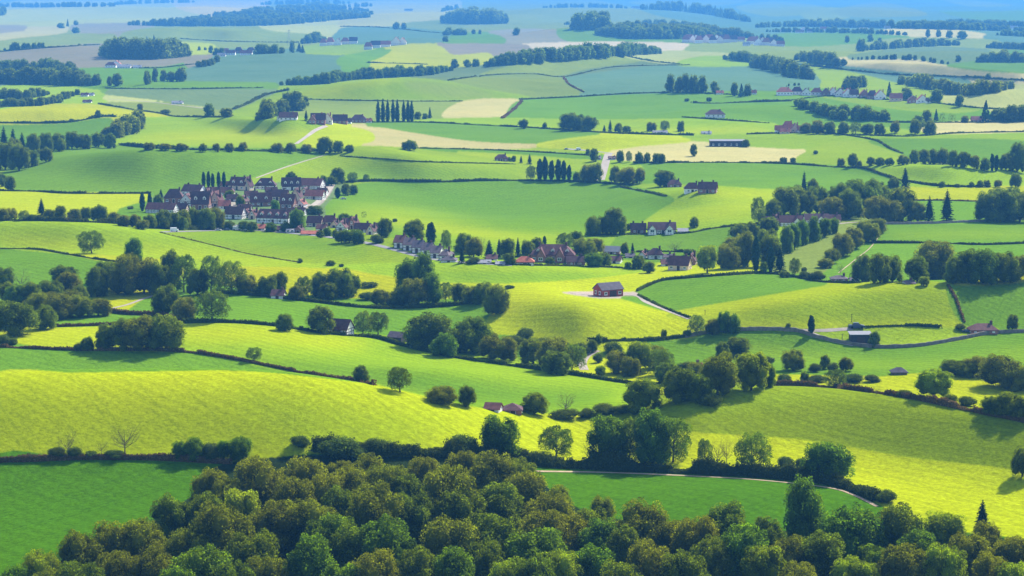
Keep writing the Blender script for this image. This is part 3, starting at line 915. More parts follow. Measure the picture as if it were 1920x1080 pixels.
build_protos()
FAR_NP = {}
def np_of(me):
    if me.name not in FAR_NP:
        V = np.empty(len(me.vertices) * 3, np.float32)
        me.vertices.foreach_get('co', V)
        T = np.empty(len(me.vertices) * 4, np.float32)
        me.color_attributes['tint'].data.foreach_get('color', T)
        tot = np.empty(len(me.polygons), np.int32)
        me.polygons.foreach_get('loop_total', tot)
        li = np.empty(len(me.loops), np.int32)
        me.loops.foreach_get('vertex_index', li)
        st = np.concatenate([[0], np.cumsum(tot)[:-1]])
        q4 = np.stack([li[st + i] for i in range(3)] + [li[st + np.minimum(3, tot - 1)]], 1)
        FAR_NP[me.name] = (V.reshape(-1, 3), q4, T.reshape(-1, 4)[:, 0])
    return FAR_NP[me.name]

# a bare trunk joined to the far trees, so that each is whole from any side
for k_, l_ in SMALL.items():
    for i_, me in enumerate(l_):
        V, Q, T = np_of(me)
        mb = MB()
        mb.bar((0, 0, -.03), (0, 0, .5), .03, .015, 1, 5)
        tv = np.array(mb.v)
        tq = np.array([[f[0], f[1], f[2], f[3]] for f in mb.f if len(f) == 4])
        m2 = fix_tris(np.concatenate([V, tv]), np.concatenate([Q, tq + len(V)]), np.concatenate([T, np.ones(len(tv))]), 'far_tree', [M[k_], M['bark']])
        nq = int((Q[:, 2] != Q[:, 3]).sum())
        mi = np.zeros(len(m2.polygons), np.int32)
        mi[nq:nq + len(tq)] = 1
        m2.polygons.foreach_set('material_index', mi)
        l_[i_] = m2

# ------------------------------------------------------------------ plants: where they stand
NAME = dict(o='broadleaf_tree', b='budding_tree', g='leafy_tree', l='lime_tree', a='spreading_tree', n='bare_tree', c='conifer', p='poplar', s='shrub')
NAME['l'] = 'bright_leafed_tree'
LOOK = dict(o=('dark round crowned tree', 'dark round crowned trees'), b=('olive brown budding tree', 'olive brown budding trees'),
            g=('mid green leafy tree', 'mid green leafy trees'), l=('bright lime green tree', 'bright lime green trees'),
            a=('open crowned spreading tree', 'open crowned spreading trees'), n=('bare twiggy tree', 'bare twiggy trees'),
            c=('dark pointed conifer', 'dark pointed conifers'), p=('slim dark columnar tree', 'slim dark columnar trees'), s=('low rounded shrub', 'low rounded shrubs'))
ORD = ['', 'first', 'second', 'third', 'fourth', 'fifth', 'sixth', 'seventh', 'eighth', 'ninth', 'tenth', 'eleventh', 'twelfth', 'thirteenth', 'fourteenth', 'fifteenth',
       'sixteenth', 'seventeenth', 'eighteenth', 'nineteenth', 'twentieth', 'twenty-first', 'twenty-second', 'twenty-third', 'twenty-fourth', 'twenty-fifth']
CARD = ['', 'one', 'two', 'three', 'four', 'five', 'six', 'seven', 'eight', 'nine', 'ten', 'eleven', 'twelve', 'thirteen', 'fourteen', 'fifteen', 'sixteen', 'seventeen',
        'eighteen', 'nineteen', 'twenty', 'twenty-one', 'twenty-two', 'twenty-three', 'twenty-four', 'twenty-five']
USED = {}
def take(label):
    if label in USED:
        print('SAME LABEL', label)
    USED[label] = 1
    if len(label.replace('-', ' ').split()) > 16:
        print('LONG LABEL', label)
    return label

def ordinal(i, n, one, many, where):
    if n == 1:
        return take(f'{one} {where}')
    if n == 2:
        return take(f'{("left", "right")[i]} of two {many} {where}')
    if i == 0:
        return take(f'leftmost of {CARD[n]} {many} {where}')
    if i == n - 1:
        return take(f'rightmost of {CARD[n]} {many} {where}')
    return take(f'{ORD[i + 1]} from left of {CARD[n]} {many} {where}')

NTREE = {}
def plant(kind, u, vb, hpx, wpx, label, group):
    p = hit(u, vb)
    h = metres(hpx, p)
    w = metres(wpx, p) if wpx else h * RATIO[kind]
    i = NTREE.get(kind, 0)
    NTREE[kind] = i + 1
    rz = (i * 2.399) % 6.283
    if p[1] > 1750 or hpx < 13:
        o = link(NAME[kind], SMALL[kind][i % 2])
        top = o
    else:
        o = link(NAME[kind], None)
        cr, tr = PROTO[kind][i % len(PROTO[kind])]
        link('crown', cr, o)
        link(tr.name.split('.')[0], tr, o)
    o.location = (p[0], p[1], p[2] - .015 * h)
    o.rotation_euler = ((0, 0, rz) if kind in 'cp' else (R(3.5) * math.sin(i * 1.7), R(3.5) * math.cos(i * 2.3), rz))
    sw = w / RATIO[kind] * (1.10 if kind in 'obg' else 1.0)
    h *= 1.04 if kind in 'obg' else 1.0
    o.scale = (sw, sw, h) if kind in 'cp' else (sw * (1 + .13 * math.sin(i * 3.1)), sw * (1 + .13 * math.cos(i * 2.7)), h * (1 + .05 * math.sin(i * 4.3)))
    tag(o, label, 'shrub' if kind == 's' else 'tree', group)
    return o

def clump(where, items, group=None):
    L_ = []
    for it in items.split():
        q = it[1:].split(',')
        L_.append((it[0], float(q[0]), float(q[1]), float(q[2]), float(q[3]) if len(q) > 3 else None))
    group = group or ('trees ' + where if len(L_) > 1 else None)
    for k in sorted({t[0] for t in L_}):
        same = sorted([t for t in L_ if t[0] == k], key=lambda t: t[1])
        for i, t in enumerate(same):
            plant(k, t[1], t[2], t[3], t[4], ordinal(i, len(same), *LOOK[k], where), group)

def crowns(where, items, group):
    """a wood given by crown centres: kind, centre, crown radius"""
    out = []
    for it in items.split():
        k, q = it[0], [float(t) for t in it[1:].split(',')]
        out.append(f'{k}{q[0]},{q[1] + q[2] * 1.42},{q[2] * 2.06},{q[2] * 1.9}')
    clump(where, ' '.join(out), group)
# front wood, crown by crown
crowns('in front wood, lower left part', 'l75,1063,45 b150,1030,48 b215,1012,46 b262,1005,50 b285,1025,38 o317,955,40 o383,958,40 l447,942,46 b393,908,42 b350,1022,46 b417,993,58 o467,1030,55 g383,1063,50 b283,1065,45 b217,1067,42 b493,1070,45 g330,1085,45 o150,1085,45 o440,1090,45 b90,1095,40 g30,1090,36',
       'crowded trees of the front wood')
crowns('in front wood below shrub hedge', 'b483,900,52 b567,890,50 b550,935,50 b513,978,50 b583,970,54 o620,1000,50 g583,1045,50 b660,902,46 b690,878,30 b727,899,46 b793,884,38 b873,869,32 b707,950,62 o767,957,50 b432,925,38 b520,905,36 o640,950,48 b612,922,42 b640,888,32 o750,915,40',
       'crowded trees of the front wood')
crowns('in front wood, middle part', 'b840,920,62 o867,955,50 b923,877,42 b977,882,35 o933,937,50 b990,920,46 b1047,935,34 b1033,958,48 g723,1010,55 b847,1013,55 o933,1003,58 g1000,1023,58 b1023,987,50 b1067,997,45 o1107,980,45 g1123,1010,42 b707,1063,55 g853,1067,48 l957,1078,45 l1053,1063,45 g1107,1053,45 o660,1023,46 o780,1060,50 o905,1050,45 g640,1080,45 o1000,1085,50',
       'crowded trees of the front wood')
crowns('in front wood, lower right part', 'b1127,947,29 b1207,982,48 b1257,1000,40 b1220,1050,54 o1173,1023,42 b1307,1003,46 o1363,980,46 g1390,1017,54 o1330,1036,46 l1430,1045,46 o1440,1000,40 b1480,1037,42 g1590,990,56 g1622,1003,46 o1683,985,54 l1763,985,44 b1847,1003,34 b1810,1032,42 l1763,1053,50 b1697,1057,46 l1590,1069,36 l1623,1077,36 g1637,1042,32 b1860,1067,42 b1897,1040,40 o1540,1030,48 o1280,1070,48 o1160,1080,45 b1500,1080,44 g1720,1020,40 l1905,1085,40',
       'crowded trees of the front wood')
clump('rising behind front wood, right', 'g1508,1020,110,84 c1841,1003,66,40 s1893,1026,20,34')
# front hedge line
clump('on front shrub hedge', 's563,838,26,44 s640,858,42,80 s705,846,28,56 s868,848,40,62 g935,853,74,72 a1042,858,58,68 g1140,868,90,72 a1180,868,88,54 g1224,868,90,78 a1262,866,80,62 n1105,868,42,34 a1322,872,48,30 n1345,874,55,34 n1362,874,50,28 a1409,884,74,76 s1472,876,22,34 s1502,880,22,30 g1550,902,72,84 s1662,942,28,36', 'trees along the front shrub hedge')
clump('at yellow field, photo edge', 'o1917,893,52,40')
clump('along brown front hedge', 's55,858,9,12 s108,858,22,34 s140,858,24,34 n128,857,48,40 n190,855,30,24 s170,857,12,30 s215,857,14,44 n234,852,56,56')
clump('in scrub row on yellow hill', 'g338,861,34,34 g365,862,38,34 s395,861,36,44 g420,862,36,30 g452,862,44,42')
# near pastures
clump('below lone oak slope', 'o678,716,31,34 a750,735,46,54 b828,756,32,66 o875,762,37,38 a476,676,24,28')
clump('beside twin small cottages', 'o1002,776,37,46 n1062,778,42,48 s1058,784,18,62 s1100,782,18,34 s1132,776,22,52 s1168,774,18,40')
clump('in dark copse, left pasture', 'o200,654,44,46 o232,655,52,50 b265,655,60,60 o312,656,66,64 o290,654,50,40 o165,658,26,24 s147,658,16,20')
clump('at left photo edge', 'o30,628,60,72 o84,617,44,48 s8,648,22,28 s25,646,14,22 o2,620,50,40')
clump('in brown scrub bank', 'b72,594,42,52 b110,597,46,62 b150,594,40,56 b184,592,32,44 b95,585,36,46 b135,583,34,44')
clump('on curved track hedge', 'o314,592,52,50 b345,600,40,44 a397,602,58,60 o535,620,30,40')
clump('near half timbered barn', 'o602,624,50,48 a680,628,44,40 a709,628,42,40')
clump('in centre oak row', 'o808,654,64,90 g833,668,40,54 o888,660,66,84 b920,672,44,50 b945,676,46,54 s985,638,28,34 b1000,682,44,52 b1040,694,60,70 a1072,696,52,56 o1043,702,42,54 s965,652,26,50 s905,640,24,34 o862,662,44,40 s1085,668,28,40 s1020,655,24,50')
clump('by curving farm track', 'o1122,644,18,14 n1104,660,26,20 s1122,680,22,22 l1125,706,22,24 o1110,660,22,18 s1150,664,26,44')
clump('in valley wood, centre right', 'b1160,700,42,50 l1200,698,58,60 a1238,704,50,52 o1275,752,66,72 o1206,768,54,78 b1345,740,74,64 l1408,732,70,74 o1310,750,48,50 o1440,726,44,30 b1305,718,40,50 o1250,720,36,44 b1180,706,36,40 o1382,668,36,46 o1355,674,30,30 s1330,760,26,44 b1225,690,40,44 s1290,700,24,40')
clump('above valley wood', 's1440,684,18,30 b1488,694,36,46 o1546,692,26,20 s1528,697,18,26 s1562,698,20,26 b1586,696,26,26 o1508,716,18,16 s1470,718,18,30 s1600,716,18,40 s1635,716,16,36 s1530,716,14,40')
clump('behind brown crest hedge', 'a1566,728,34,42 n1643,740,16,20 s1695,744,14,28 l1750,749,58,66 s1782,757,20,36 s1812,760,20,34')
clump('at right pasture wood', 'o1790,702,26,56 b1832,704,34,64 b1880,726,54,80 b1912,732,46,56 o1815,706,26,44 o1858,776,32,40 o1890,780,44,52 o1918,786,40,44 s1875,702,16,30')
clump('along curving field wall', 'a1306,628,38,30 b1335,628,30,30 g1357,624,40,22 g1378,624,36,24 p1521,628,36,14 o1478,618,12,10 o1638,650,27,24 s1800,618,13,24 o1898,619,27,20 o1245,632,14,12 s1290,630,12,24')
# left middle wood
clump('on bright left field', 'a172,475,42,44 g250,492,42,38 o562,493,9,11 o620,498,9,16')
clump('in long brown wood, left', 'o215,546,54,48 b238,552,70,60 b270,550,62,56 o318,545,74,40 a345,548,66,58 a395,550,70,52 a435,552,64,52 o300,552,56,48 o370,553,48,44 b462,550,36,40 s175,474,1,1 o185,556,50,40 o195,530,40,40'.replace('s175,474,1,1 ', ''))
clump('below long brown wood, left', 'o8,538,34,34 n40,548,40,36 o120,528,30,46 b130,552,38,44 o182,556,50,40 o96,565,38,44 o60,570,40,40 o150,574,36,40 o72,592,38,36 g30,570,34,40 o12,566,36,34')
clump('around small cottage, left middle', 'o500,554,38,38 o525,548,36,30 a570,560,40,34 o600,556,42,42 o640,556,52,52 o615,562,32,36 o662,554,38,34 b555,562,26,30 s485,552,18,34 s690,562,16,36')
clump('in tall dark clump, centre', 'g772,548,64,50 g797,556,78,46 b780,572,48,66 g812,572,58,34 a836,566,36,28 o862,566,34,34 b885,570,32,34 o905,568,36,38 b931,588,56,48 b715,572,30,36 s738,572,20,34 o755,570,34,40')
clump('beside tall dark clump, centre', 's692,538,10,34 s955,541,7,22 s640,500,6,12')
# middle hamlet
clump('behind slate roofed terrace', 'o778,452,40,44 p808,462,44,20 a837,468,38,24')
clump('along hamlet lane, centre', 'o870,474,36,40 b888,482,34,34 n903,482,40,20 c917,486,38,26 c936,482,36,18 o950,484,34,28 c971,482,38,16 o990,478,28,30 o1008,474,26,28 c866,494,28,18 s888,494,13,26 p1021,462,19,8 o956,496,22,24')
clump('around brown manor house', 'a1060,466,28,30 o1082,460,26,26 b1095,486,38,44 b1119,476,30,30 g1112,500,26,32 o1133,498,24,26 s1030,496,15,24 o1172,478,22,18 c1186,476,22,12 l1178,504,14,14 o1197,504,24,24 n1265,476,24,28 o1216,512,22,28 s1290,478,12,18')
clump('standing alone beside brick house', 'l1326,512,50,48')
clump('left of twin gabled farmhouse', 'o1112,442,36,26 o1131,440,32,30 o1152,440,50,42 o1178,432,12,12')
clump('alone on lime slope', 'o1302,426,18,18')
# old village
clump('at village top row', 'p382,353,30,8 p391,354,32,8 p399,354,28,8 p410,353,30,8 p420,352,29,8')
clump('at village left end', 'p267,396,34,11 p281,390,28,9 c302,374,20,13 o297,388,24,20 s245,392,6,14')
clump('among old village houses', 'o451,388,22,18 g517,398,22,18 o430,374,16,18 o546,338,15,22 o590,402,16,30 g557,432,40,28 o537,434,18,18 g508,434,16,20 o472,434,18,24 o430,430,16,26 o457,432,16,22 o405,378,12,14 o600,446,14,18 g613,443,16,20 o628,446,15,10 o645,418,18,22 c660,422,20,10 o720,445,34,32 s706,456,18,26 g655,455,24,26 g672,457,26,26 o640,455,22,26 a683,408,12,12 s740,416,7,10 n560,398,12,14')
clump('at village right end', 'o633,344,28,26 o607,348,18,16 o622,348,18,20 a662,342,20,18 a687,340,13,14 p633,372,20,12 o648,366,20,20 o663,364,18,16')
clump('in belt below old village', 'b232,424,20,24 b255,426,22,24 o280,428,26,26 o306,429,32,28 o326,430,32,26 b345,430,36,28 o365,430,38,28 o385,431,38,34 b405,430,38,32 b268,430,18,22 o338,431,26,24')
clump('in scrubby belt, far left', 'c78,404,32,22 b20,412,22,26 b5,414,22,24 a45,414,18,20 b93,412,18,22 o113,414,28,26 b140,414,22,26 o161,412,22,20 o186,416,30,30 b215,418,20,26 s62,414,14,24 n128,417,18,20')
# right middle wood
clump('at left end, gabled house wood', 'a1423,422,54,30 n1470,376,30,28')
clump('above white gabled houses', 'c1507,378,58,22 o1524,376,38,26 o1500,374,26,26 o1470,404,50,56 o1500,404,54,54 o1532,402,48,48 o1552,388,34,40 o1576,392,46,46 b1560,412,40,46 o1592,410,50,46 o1622,402,64,62 o1600,380,44,44 b1645,416,46,46 b1672,416,42,42 o1692,414,60,54 b1720,416,34,36 o1655,398,48,40 c1742,417,50,28 c1775,417,62,34 o1640,380,40,40 o1450,408,34,36')
clump('below white gabled houses', 'o1386,452,32,34 o1410,448,32,34 o1440,446,36,34 b1370,478,34,34 b1396,486,44,44 b1366,504,46,42 b1402,500,60,44 o1440,478,48,42 o1445,500,60,40 g1475,474,50,24 g1490,468,48,22 g1506,460,46,24 g1526,452,46,28 g1546,444,34,22 g1562,438,28,20 o1385,500,40,40 p1417,510,66,17 p1445,512,50,14 c1462,512,54,30 l1432,513,24,14 l1430,494,26,13')
clump('near low bungalow, right middle', 'a1490,518,34,24 s1508,510,10,14 s1531,526,20,30 s1508,522,16,22 n1575,516,22,18 s1470,520,12,22')
clump('in grey shrub belt', 'b1560,494,26,34 b1580,480,40,42 b1600,466,38,38 b1625,454,40,42 b1646,438,26,32 b1548,502,18,26')
clump('in big round clumps, right', 'o1617,528,46,40 o1650,531,52,44 o1673,528,50,40 b1750,524,72,86 o1792,530,44,44 o1815,528,60,62 g1842,531,62,60 o1882,528,54,60 b1912,524,44,46 o1720,528,44,44 l1732,536,17,24')
clump('in dark wood, right edge', 'o1852,416,50,48 o1882,416,58,54 o1912,416,52,46 o1866,400,46,44 o1900,402,46,44')
# upper fields
clump('on right field boundary', 'c1697,353,40,24 o1675,354,20,26 s1766,351,11,14 s1795,351,7,12 o1822,351,9,10 o1838,351,13,12 b1851,351,12,12 b1871,351,13,18 o1904,351,26,22')
clump('on pale field line, right', 'b1577,311,15,14 o1599,312,22,22 b1612,312,10,10 o1632,310,15,18 o1650,310,15,18 o1668,310,13,18 b1693,309,18,20')
clump('in far right wood edge', 'o1714,307,24,22 o1732,308,28,22 o1750,308,28,22 o1768,309,29,22 o1786,312,30,24 o1806,314,28,24 b1826,317,26,24 o1846,320,22,20 p1860,321,31,10 p1868,321,29,10 o1886,320,32,26 o1907,322,52,40')
clump('by ploughed tan field', 'o1300,293,21,13 s1468,306,12,16 s1486,306,11,14 s1529,289,8,10 o1399,276,15,13')
clump('at top of central hill', 'a995,338,26,17 p1012,339,40,14 p1022,339,44,13 p1034,340,38,13 p1047,340,40,14 p1057,340,38,12 p1067,340,30,10 o1082,340,18,16 b1100,342,32,26 b1116,342,34,28 o1152,342,28,24 b1176,345,33,34 b1199,344,28,22 o1245,350,30,38')
clump('along white lane', 'o955,302,8,10 o963,303,10,9 c977,306,15,9 c993,308,20,13 o1113,303,25,15 o1163,304,21,17 a1180,304,21,12 o1199,306,20,14 o1213,305,19,14 o1230,306,18,14 o1241,306,17,14 o1102,290,11,10')
clump('below tan field, centre left', 'o768,282,19,32 b520,286,17,20 b545,287,19,22 b575,287,17,20 o608,287,29,32 o634,287,21,20 o655,286,15,16 b455,284,17,18 b430,285,17,18 b405,285,15,16 o380,285,16,16 b340,283,14,22 b310,282,13,22 b280,281,13,24')
clump('in upper left dark wood', 'c8,290,52,30 c25,286,46,24 c42,290,42,24 o60,293,40,30 o85,288,36,30 o110,284,34,30 o135,279,30,28 o160,279,26,26 o185,276,28,28 o205,278,26,22 o10,318,50,40 o36,320,46,36 o60,312,30,28 o86,304,26,24 o20,356,26,22 o3,350,22,18 b30,300,36,34')
# distant trees one can still tell apart
clump('in row of eight, far', 'p709,229,39,10 p718,229,41,10 p727,229,40,9 p737,228,39,10 p745,229,40,10 p757,228,38,9 p765,228,38,10 p772,228,37,10')
clump('beside far poplar row', 'o783,224,13,13 o797,223,11,11 c806,222,21,9 c574,226,20,11')
clump('on far green field edge', 'o981,241,17,18 o1068,245,33,36 o1085,245,31,32 o1107,246,26,28 c1133,247,13,10 c1144,247,23,12 o1160,248,17,18 o1175,249,13,16 b1221,246,17,18 a1247,247,21,22 o1277,247,19,14 o1021,241,11,10')
clump('on far shaded field', 'o1257,173,31,18 o1272,174,32,18 o1287,174,32,18 o1302,174,32,18 o1318,174,31,18 o1341,174,21,16 o1377,180,23,14 c1390,182,25,14 o1402,180,23,14')
clump('near far red farm', 'b1510,250,20,24 b1532,251,24,24 o1556,251,22,24 o1580,252,22,24 a1604,251,20,24 o1626,252,20,22 o1650,252,20,22 b1678,250,22,18 o1716,252,26,24 o1743,252,23,22 o1722,238,22,22 c1755,227,22,11 o1738,232,24,20 a1767,229,18,12 a1785,228,15,14 b1809,230,13,16 c1848,229,40,22 o1798,200,21,17')
clump('beside far red roofed row', 'c1667,182,28,13 o1698,186,22,20 o1755,192,22,24 s1288,190,6,10 s1330,190,8,12')
clump('far left middle distance', 'o181,160,21,16 o205,161,17,9 o220,161,21,18 o277,158,26,14 o290,154,24,12 o306,152,20,12 o320,153,18,16 o338,153,26,22 o392,219,22,22 b425,220,16,24 b262,206,11,12 s310,213,8,20 s134,227,5,10 o184,220,13,12')
clump('far fields, top left', 'o114,53,10,12 c127,50,14,6 o143,47,8,8 o142,62,10,16 o548,99,20,11 c561,97,16,12 c567,99,14,11 o395,100,14,10 o528,100,12,10')
clump('far fields, top centre', 'o742,55,14,14 o757,55,12,11 o835,78,10,10 o968,66,14,13 o888,64,8,8 o900,64,8,7 o852,128,16,16 o877,126,15,18 o892,125,14,13')
clump('far fields, top right', 'o1588,80,12,10 o1614,96,24,16 o1632,78,13,13 o1740,70,15,9 o1760,69,13,9 o1780,71,12,14 o1804,73,14,16 o1797,116,13,10 o1852,150,12,12 o1650,80,9,8')

# ------------------------------------------------------------------ woods that read as one mass
def wood(pts, h, depth, step, kinds, seed, name='wood'):
    """a far wood: crowns along its front edge and in rows behind it"""
    rng = np.random.default_rng(seed)
    line = catmull(pts, 10)
    seg = np.r_[0, np.cumsum(np.hypot(*np.diff(line, axis=0).T))]
    Vs, Qs, Ts, off = [], [], [], 0
    nrow = max(1, int(depth))
    for r in range(nrow):
        for s in np.arange(0, seg[-1], step):
            t = s + rng.uniform(-.45, .45) * step
            u, v = np.interp(t, seg, line[:, 0]), np.interp(t, seg, line[:, 1])
            edge = min(1, .55 + 2.2 * min(t, seg[-1] - t) / (seg[-1] + 1e-6))
            p = hit(u, v)
            hm_ = metres(h, p) * edge * rng.uniform(.68, 1.12)
            q = (p[0] + rng.uniform(-.3, .3) * hm_, p[1] + r * hm_ * .9 + rng.uniform(-.3, .3) * hm_)
            k = kinds[int(rng.integers(len(kinds)))]
            V, Q, T = np_of(SMALL[k][int(rng.integers(2))])
            a = rng.uniform(0, 6.28)
            w = hm_ / RATIO[k] * RATIO[k] * rng.uniform(.85, 1.2) * (1 if k in 'cp' else 1.05)
            W_ = np.stack([(V[:, 0] * math.cos(a) - V[:, 1] * math.sin(a)) * w + q[0], (V[:, 0] * math.sin(a) + V[:, 1] * math.cos(a)) * w + q[1],
                           V[:, 2] * hm_ + ground_z(*q) - .03 * hm_], 1)
            Vs.append(W_)
            Qs.append(Q + off)
            Ts.append(T * rng.uniform(.75, 1.25))
            off += len(V)
    me = fix_tris(np.concatenate(Vs), np.concatenate(Qs), np.concatenate(Ts), name, M[kinds[0]])
    o = link(name, me)
    o['kind'] = 'stuff'
    return o

WOODS = [
    ([(242, 47), (330, 49), (430, 49), (520, 47), (600, 40), (700, 32)], 15, 3, 9, 'oob'), ([(330, 40), (430, 34), (520, 28), (620, 20), (690, 22)], 12, 3, 9, 'oo'),
    ([(300, 46), (420, 42), (520, 38), (610, 31), (700, 27)], 13, 3, 9, 'oo'), ([(430, 30), (520, 22), (600, 16), (640, 14)], 12, 3, 9, 'oo'),
    ([(1130, 58), (1200, 60), (1280, 62), (1350, 62)], 16, 3, 10, 'ob'), ([(1160, 50), (1240, 51), (1330, 54)], 13, 3, 10, 'o'), ([(1440, 60), (1600, 62), (1700, 66)], 10, 2, 10, 'o'), ([(1740, 46), (1840, 50), (1940, 50)], 12, 3, 10, 'o'),
    ([(188, 106), (230, 110), (290, 111), (346, 106)], 38, 3, 11, 'ooog'), ([(275, 80), (290, 80)], 20, 1, 8, 'c'),
    ([(834, 43), (880, 45), (946, 44)], 28, 3, 9, 'oo'), ([(1075, 54), (1110, 56), (1145, 55)], 32, 2, 10, 'oo'),
    ([(1120, 66), (1180, 72), (1260, 73), (1345, 70)], 22, 4, 9, 'ob'), ([(1060, 46), (1160, 52)], 10, 2, 8, 'o'),
    ([(912, 125), (960, 121), (1020, 116), (1100, 110), (1180, 104), (1240, 101)], 25, 2, 9, 'oob'), ([(1100, 108), (1240, 98)], 18, 2, 9, 'o'),
    ([(-20, 158), (40, 158), (110, 160), (172, 161)], 30, 2, 12, 'obo'), ([(-20, 132), (40, 134), (110, 136), (150, 140)], 22, 2, 11, 'ob'),
    ([(526, 160), (600, 158), (660, 150), (740, 145), (800, 141), (845, 133)], 20, 2, 10, 'ob'),
    ([(1408, 124), (1450, 134), (1490, 146), (1526, 150)], 30, 2, 11, 'oob'), ([(1362, 112), (1400, 116), (1440, 122)], 18, 2, 9, 'o'),
    ([(1495, 112), (1520, 118), (1560, 125), (1585, 122)], 24, 2, 10, 'ob'), ([(1206, 18), (1260, 20), (1330, 28), (1408, 42)], 18, 3, 9, 'oc'),
    ([(1280, 56), (1350, 66), (1412, 72)], 16, 4, 10, 'ob'), ([(1420, 52), (1500, 50), (1600, 52), (1720, 54), (1940, 60)], 14, 4, 11, 'o'),
    ([(1608, 96), (1660, 92), (1740, 87), (1800, 85)], 15, 2, 9, 'ob'), ([(1600, 112), (1700, 112), (1780, 121)], 10, 1, 9, 'ob'),
    ([(1832, 117), (1880, 117), (1940, 117)], 20, 2, 10, 'o'), ([(1690, 158), (1740, 166), (1790, 178), (1850, 176), (1895, 166)], 26, 2, 12, 'bo'),
    ([(-20, 198), (30, 200), (90, 196), (150, 176)], 16, 2, 11, 'ob'), ([(-20, 184), (40, 186), (90, 178)], 18, 2, 11, 'o'),
    ([(484, 226), (505, 222), (540, 210), (572, 198)], 34, 2, 12, 'oog'), ([(196, 258), (220, 258), (244, 246), (260, 234)], 34, 2, 12, 'b'),
    ([(1497, 200), (1530, 212), (1570, 224), (1620, 226), (1668, 226)], 24, 2, 12, 'o'), ([(1862, 228), (1900, 228), (1945, 228)], 27, 2, 13, 'o'),
    ([(10, 96), (50, 92), (85, 88)], 14, 1, 9, 'o'), ([(400, 103), (420, 104)], 18, 1, 8, 'o'), ([(478, 101), (500, 101), (518, 100)], 17, 2, 8, 'o'),
    ([(1580, 168), (1606, 166), (1626, 162)], 22, 2, 10, 'ob'), ([(370, 126), (395, 122), (410, 112)], 14, 2, 9, 'ob'),
    ([(-20, 12), (60, 14), (140, 13), (220, 12)], 9, 2, 9, 'o'), ([(-20, 30), (10, 28)], 16, 2, 9, 'o'), ([(490, 9), (560, 8), (660, 7)], 9, 2, 9, 'o'),
    ([(200, 10), (290, 6), (370, 5)], 8, 2, 9, 'o'), ([(1020, 15), (1100, 14), (1180, 16)], 8, 2, 9, 'o'), ([(830, 22), (860, 16)], 10, 2, 8, 'o'),
    ([(570, 82), (590, 80), (612, 78)], 20, 2, 9, 'o'), ([(833, 66), (875, 66)], 14, 2, 9, 'o'), ([(1420, 72), (1475, 80)], 12, 1, 8, 'o'),
    ([(1870, 66), (1940, 70)], 12, 2, 9, 'o'), ([(1850, 90), (1940, 94)], 12, 2, 9, 'ob'), ([(640, 14), (700, 12)], 9, 1, 8, 'o'),
    ([(370, 95), (388, 94)], 8, 1, 8, 'o'), ([(1475, 162), (1500, 160)], 6, 1, 8, 'o'),
]
for i_, w_ in enumerate(WOODS):
    wood(*w_, seed=900 + i_)

# ------------------------------------------------------------------ hedges, each a plant of its own
def drape(pts, step_px=3.0):
    L_ = catmull(pts, 10)
    seg = np.r_[0, np.cumsum(np.hypot(*np.diff(L_, axis=0).T))]
    n = max(6, int(seg[-1] / step_px))
    t = np.linspace(0, seg[-1], n)
    P = np.array([hit(a, b) for a, b in zip(np.interp(t, seg, L_[:, 0]), np.interp(t, seg, L_[:, 1]))])
    keep = [0]
    for i in range(1, n):
        if np.hypot(*(P[i, :2] - P[keep[-1], :2])) > .4:
            keep.append(i)
    P = P[keep]
    for _ in range(2):
        if len(P) > 4:
            P[1:-1] = (P[:-2] + 2 * P[1:-1] + P[2:]) / 4
    # even steps along the ground
    L3 = np.r_[0, np.cumsum(np.hypot(*np.diff(P[:, :2], axis=0).T))]
    m = max(4, int(L3[-1] / max(1.2, P[:, 1].mean() / 700)))
    tt = np.linspace(0, L3[-1], min(m, 900))
    X, Y = np.interp(tt, L3, P[:, 0]), np.interp(tt, L3, P[:, 1])
    Z = zfun(FP * X / Y, FP * HC / Y)
    return np.stack([X, Y, Z], 1), L3[-1]

